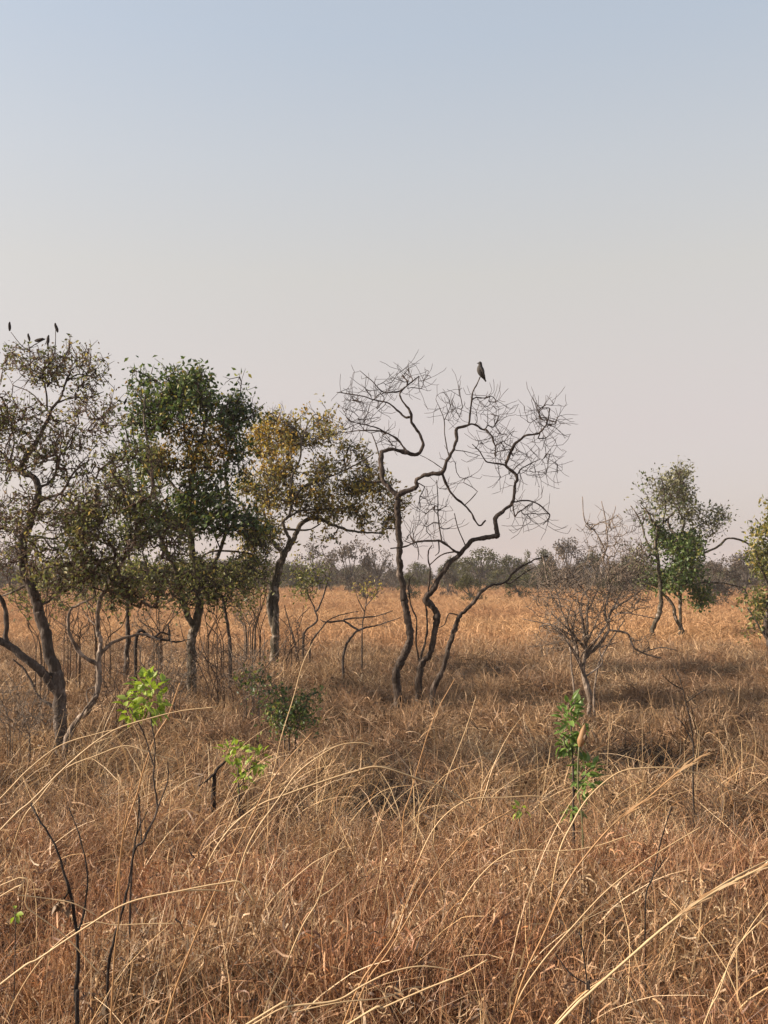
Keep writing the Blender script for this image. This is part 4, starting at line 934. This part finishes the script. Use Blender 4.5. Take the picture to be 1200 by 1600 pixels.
S(3.4, [(196, 1300), (213, 1240), (227, 1197), (243, 1150), (263, 1117), (281, 1068)], 5, 3, 'reddish stalk with a feathery top right beside the lime leaves', True, plume=(40, .045))
S(3.6, [(893, 1290), (921, 1242), (967, 1209), (1008, 1200), (1054, 1201), (1100, 1212), (1150, 1237), (1200, 1260)], 4.5, 2, 'straw stalk making a wide arch below the thin sapling at right')
S(4.2, [(690, 1240), (700, 1212), (725, 1142), (744, 1090)], 2.8, 1.6, 'thin straight straw leaning right below the bare tree')
S(4.6, [(430, 1190), (440, 1150), (457, 1090), (473, 1040), (488, 1005)], 3, 1.8, 'thin straight straw standing in front of the dark bush')
S(2.3, [(0, 1402), (27, 1401), (77, 1405), (117, 1413), (150, 1430)], 4, 2, 'straw drooping level from the left edge')
S(2.2, [(2, 1385), (43, 1420), (100, 1463), (160, 1523)], 3.5, 2.5, 'straw slanting down right near the left edge')
S(2.6, [(415, 1588), (430, 1545), (443, 1510), (473, 1447), (497, 1403), (510, 1353), (523, 1300), (538, 1246)], 4.5, 2, 'tall thin straw bending upright left of centre', leaf=[[(487, 1425), (486, 1480), (470, 1540)], [(495, 1405), (525, 1385), (545, 1365)]])
S(2.9, [(560, 1540), (587, 1497), (613, 1457), (640, 1395), (655, 1360)], 5, 2.4, 'reddish stalk, left one of the leaning pair at centre', True)
S(2.9, [(575, 1535), (605, 1490), (640, 1430), (680, 1365), (740, 1300), (800, 1268)], 4.5, 2.2, 'reddish stalk, right one of the leaning pair at centre', True, plume=(24, .045))
S(2.3, [(1100, 1600), (1120, 1550), (1150, 1480), (1200, 1430)], 4, 2.5, 'straw slanting up to the right edge below the thickest stalk')
S(2.5, [(800, 1330), (870, 1330), (930, 1320), (990, 1300)], 3, 2, 'pale straw lying level across the plumed stalk')
S(4.6, [(640, 1240), (660, 1180), (680, 1120), (712, 1062)], 2.6, 1.5, 'thin reddish straw left of the straight leaning straw', True)
S(5.2, [(730, 1250), (790, 1243), (850, 1247), (890, 1268)], 3, 2, 'pale straw lying level left of the green sapling')

# ------------------------------------------------------------------ bird
def bird():
    p = t_perch + Vector((.012, -.01, .012)); k = 15.2 / FPX
    root = empty('bird', p, 'dark perching bird on the topmost twig of the bare tree', 'bird')
    T = Tubes()
    path = [(.085, .02, -.075), (.066, .016, -.045), (.050, .012, -.020), (.030, .006, .012), (.010, 0, .060), (-.006, -.004, .110), (-.010, -.008, .150), (-.007, -.010, .178), (-.008, -.014, .200), (-.012, -.018, .222), (-.013, -.020, .238), (-.013, -.020, .243)]
    rad = [.012, .015, .020, .034, .054, .058, .047, .033, .030, .029, .017, .003]
    C = catmull([(*q, r) for q, r in zip(path, rad)], 3)
    T.add([c[:3] for c in C], [max(.002, c[3]) for c in C], 14, .05, 1)
    m, nt, out = new_mat('feathers'); geo = N(nt, 'ShaderNodeNewGeometry')
    col = ramp(nt, [(.35, (.014, .012, .011)), (.65, (.045, .037, .033))], noise_tex(nt, 60, 4, .6, geo.outputs['Position']))
    bs = N(nt, 'ShaderNodeBsdfPrincipled', Roughness=.8); nt.links.new(col, bs.inputs['Base Color']); nt.links.new(bs.outputs[0], out.inputs[0])
    def put(T_, nm, mt): o = link_mesh(nm, mesh_np(nm, T_.V, T_.F, [mt], None, True), root, False); return o
    put(T, 'body', m)
    for sg in (-1, 1):
        W = Tubes(); W.add([(-.012 + .012 * sg * 0, .046 * sg, .150), (.008, .056 * sg, .110), (.034, .048 * sg, .060), (.056, .030 * sg, .010), (.074, .018 * sg, -.045)], [.010, .020, .020, .012, .003], 7, .05, 2); put(W, 'wing', m)
        Lg = Tubes(); Lg.add([(.012, .018 * sg, .022), (.002, .016 * sg, .004), (-.010, .015 * sg, -.012)], [.005, .004, .003], 5); put(Lg, 'leg', M['char'])
        Ey = Tubes(); Ey.add([(-.030, -.019 + .022 * sg, .219), (-.030, -.019 + .025 * sg, .219), (-.030, -.019 + .028 * sg, .219)], [.003, .005, .001], 6); put(Ey, 'eye', M['char'])
    B = Tubes(); B.add([(-.034, -.022, .217), (-.050, -.025, .213), (-.066, -.027, .206)], [.010, .007, .001], 6); put(B, 'beak', M['char'])
t_perch = at(750, 590, 15.2)
bird()

# ------------------------------------------------------------------ far trees
def far_tree_meshes(seed, h, crown, trunk_r, leaf, dens, mat):
    """crown: list of (x, z, rx, rz, depth) in metres; returns trunk mesh and crown mesh, base at the origin"""
    g = random.Random(seed); rng = np.random.default_rng(seed); T = Tubes()
    def tube(P, r0, r1): C = catmull(P, 4); T.add(C, [r0 + (r1 - r0) * i / (len(C) - 1) for i in range(len(C))], 6, .2, seed)
    fork = h * g.uniform(.22, .34); tube([(0, 0, -.2), (g.gauss(0, .1), 0, fork * .5), (0, 0, fork)], trunk_r, trunk_r * .75)
    C = []
    for (cx, cz, rx, rz, dp) in crown:
        a = (g.uniform(-.3, .3), 0, fork); e = (cx, g.uniform(-.4, .4) * dp, cz)
        tube([a, ((a[0] + e[0]) * .5 + g.gauss(0, .2), e[1] * .5, (fork + cz) * .5 + g.uniform(-.2, .4)), e], trunk_r * .6, trunk_r * .15)
        for q in range(3):
            w = (cx + g.uniform(-.8, .8) * rx, g.uniform(-.7, .7) * dp, cz + g.uniform(-.6, .8) * rz); tube([e, ((e[0] + w[0]) / 2 + g.gauss(0, .15), (e[1] + w[1]) / 2, (e[2] + w[2]) / 2 + .1), w], trunk_r * .2, .02)
        nc = max(4, int(dens * rx * rz * 1.6))
        for q in range(nc):
            while True:
                v = np.array([g.uniform(-1, 1) for _ in range(3)])
                if np.sum(v * v) < 1: break
            c = np.array([cx + v[0] * rx, v[1] * dp, cz + v[2] * rz])
            C.append(c + rng.normal(0, .16, (16, 3)))
    V, F = leaf_quads(rng, np.concatenate(C), leaf, .2, .6)
    return mesh_np('trunk', T.V, T.F, [M['far_bark']], T.mi, True), mesh_np('crown', V, F, M[mat])
def dome(g, w, h, n):
    out = []
    for i in range(n):
        a = g.uniform(-1, 1); out.append((a * w * .40, h * (.50 + .32 * (1 - a * a) * g.uniform(.7, 1.1)), w * g.uniform(.13, .22), h * g.uniform(.12, .20), w * g.uniform(.18, .3)))
    for i in range(5):
        a = g.uniform(-1, 1); out.append((a * w * .44, h * g.uniform(.14, .34), w * g.uniform(.12, .2), h * g.uniform(.12, .18), w * g.uniform(.18, .3)))
    return out
KINDS = []
for k in range(8):
    g = random.Random(900 + k); w, h = (6.5, 5.6) if k % 2 else (5.2, 6.2)
    KINDS.append((far_tree_meshes(900 + k, h, dome(g, w, h, 9), .16, (.14, .30), 8.0 if k < 6 else 3.0, 'leaf_far' if k in (0, 1, 2, 5) else 'leaf_far_grey'), w, h))
def far_tree(px, top, wpx, Y, kind, label, flip=1, name='distant_tree'):
    (tm, cm), w, h = KINDS[kind]; x = at(px, 900, Y).x; z = gz(x, Y)
    sw = wpx * Y / FPX / w; sh = (at(px, top, Y).z - z) / (h * .98)
    root = empty(name, (x, Y, z), label, name.split('_')[1], 'distant trees along the far side of the plain' if name == 'distant_tree' else 'low scrub bushes scattered over the plain')
    root.scale = (sw * flip, sw, sh); root.rotation_euler = (0, 0, 0)
    for nm, me in (('trunk', tm), ('crown', cm)): link_mesh(nm, me, root, False)
BUSHES = [(640, 893, 40, 74, 2, 'low far scrub bush between the stems of the bare tree'), (735, 896, 46, 70, 1, 'low far scrub bush below the round distant tree'), (700, 888, 30, 82, 4, 'low grey far scrub bush under the burl of the bare tree'),
      (570, 892, 50, 72, 6, 'low grey far scrub bush behind the yellow-green sapling'), (810, 890, 44, 80, 5, 'low far scrub bush beyond the tip of the right bare stem'), (1110, 895, 60, 62, 3, 'low brown far scrub bush right of the two-trunked tree'),
      (955, 892, 44, 76, 0, 'low far scrub bush behind the right side of the grey shrub'), (330, 890, 70, 70, 4, 'low grey far scrub bush behind the dense green tree'), (130, 892, 60, 72, 7, 'low grey far scrub bush behind the leaning tree')]
FT = [(750, 851, 78, 118, 0, 'distant round green tree seen under the long limb of the bare tree'),
      (712, 868, 50, 128, 1, 'distant low green tree left of the round one under the long limb'),
      (800, 862, 60, 122, 2, 'distant green tree right of the round one under the long limb'),
      (840, 848, 56, 112, 5, 'distant green tree behind the left twigs of the grey shrub'),
      (888, 836, 66, 105, 4, 'distant dark grey domed tree behind the grey shrub'),
      (935, 858, 60, 110, 1, 'distant tree behind the right half of the grey shrub'),
      (655, 874, 46, 140, 2, 'distant low bush-like tree between the bare tree stems'),
      (548, 838, 84, 98, 3, 'distant grey leafless-looking tree right of the yellowing trunk'),
      (590, 852, 60, 110, 7, 'distant grey tree just left of the bare tree trunk'),
      (497, 846, 76, 104, 6, 'distant grey tree behind the upright leafy shrub'),
      (980, 862, 56, 100, 0, 'distant green tree left of the two-trunked tree'),
      (1120, 868, 88, 84, 3, 'distant brown-grey tree right of the two-trunked tree'),
      (1165, 858, 70, 90, 4, 'distant brown-grey tree behind the right-edge tree'),
      (15, 842, 80, 92, 4, 'distant grey tree behind the left-edge trunk'),
      (95, 858, 84, 100, 7, 'distant grey tree behind the gap of the two left trees'),
      (400, 862, 70, 105, 6, 'distant grey tree left of the yellowing trunk')]
for i, a in enumerate(FT): far_tree(a[0], a[1], *a[2:], flip=1 if i % 2 else -1)
for i, a in enumerate(BUSHES): far_tree(*a, flip=1 if i % 2 else -1, name='distant_bush')
pts = []
for i in range(420):
    y = R.uniform(122, 260); x = R.uniform(-.47, .47) * y
    px = 600 + FPX * x / y; s = R.uniform(.42, .82)
    if 610 < px < 700: s *= .8
    pts.append((x, y, gz(x, y) - .1, R.uniform(0, 6.28), 0, 0, s * R.uniform(.9, 1.3), s, R.randrange(8)))
def joined(k):
    (tm, cm), w, h = KINDS[k]
    n1 = len(tm.vertices); V = np.zeros(n1 * 3, np.float32); tm.vertices.foreach_get('co', V); V2 = np.zeros(len(cm.vertices) * 3, np.float32); cm.vertices.foreach_get('co', V2)
    F = [tuple(p.vertices) for p in tm.polygons]; F2 = [tuple(v + n1 for v in p.vertices) for p in cm.polygons]
    me = mesh_np('far_tree', np.concatenate([V.reshape(-1, 3), V2.reshape(-1, 3)]), F + F2, [M['far_bark'], cm.materials[0]], [0] * len(F) + [1] * len(F2)); return me
scatter('far_woodland', 'hazy band of distant woodland along the horizon', 'woodland', pts, [joined(k) for k in range(8)])
# ------------------------------------------------------------------ dusty air
def haze():
    x0, x1, y0, y1, z0, z1 = -460, 460, -60, 520, -1.6, 13.0
    V = [(x, y, z) for z in (z0, z1) for y in (y0, y1) for x in (x0, x1)]
    F = [(0, 2, 3, 1), (4, 5, 7, 6), (0, 1, 5, 4), (2, 6, 7, 3), (0, 4, 6, 2), (1, 3, 7, 5)]
    m, nt, out = new_mat('haze'); v = N(nt, 'ShaderNodeVolumePrincipled', Density=.00045, Anisotropy=.2); v.inputs['Color'].default_value = (.93, .90, .90, 1)
    nt.links.new(v.outputs[0], out.inputs['Volume']); o = link_mesh('haze', mesh_np('haze', V, F, m)); o['kind'] = 'stuff'
haze()
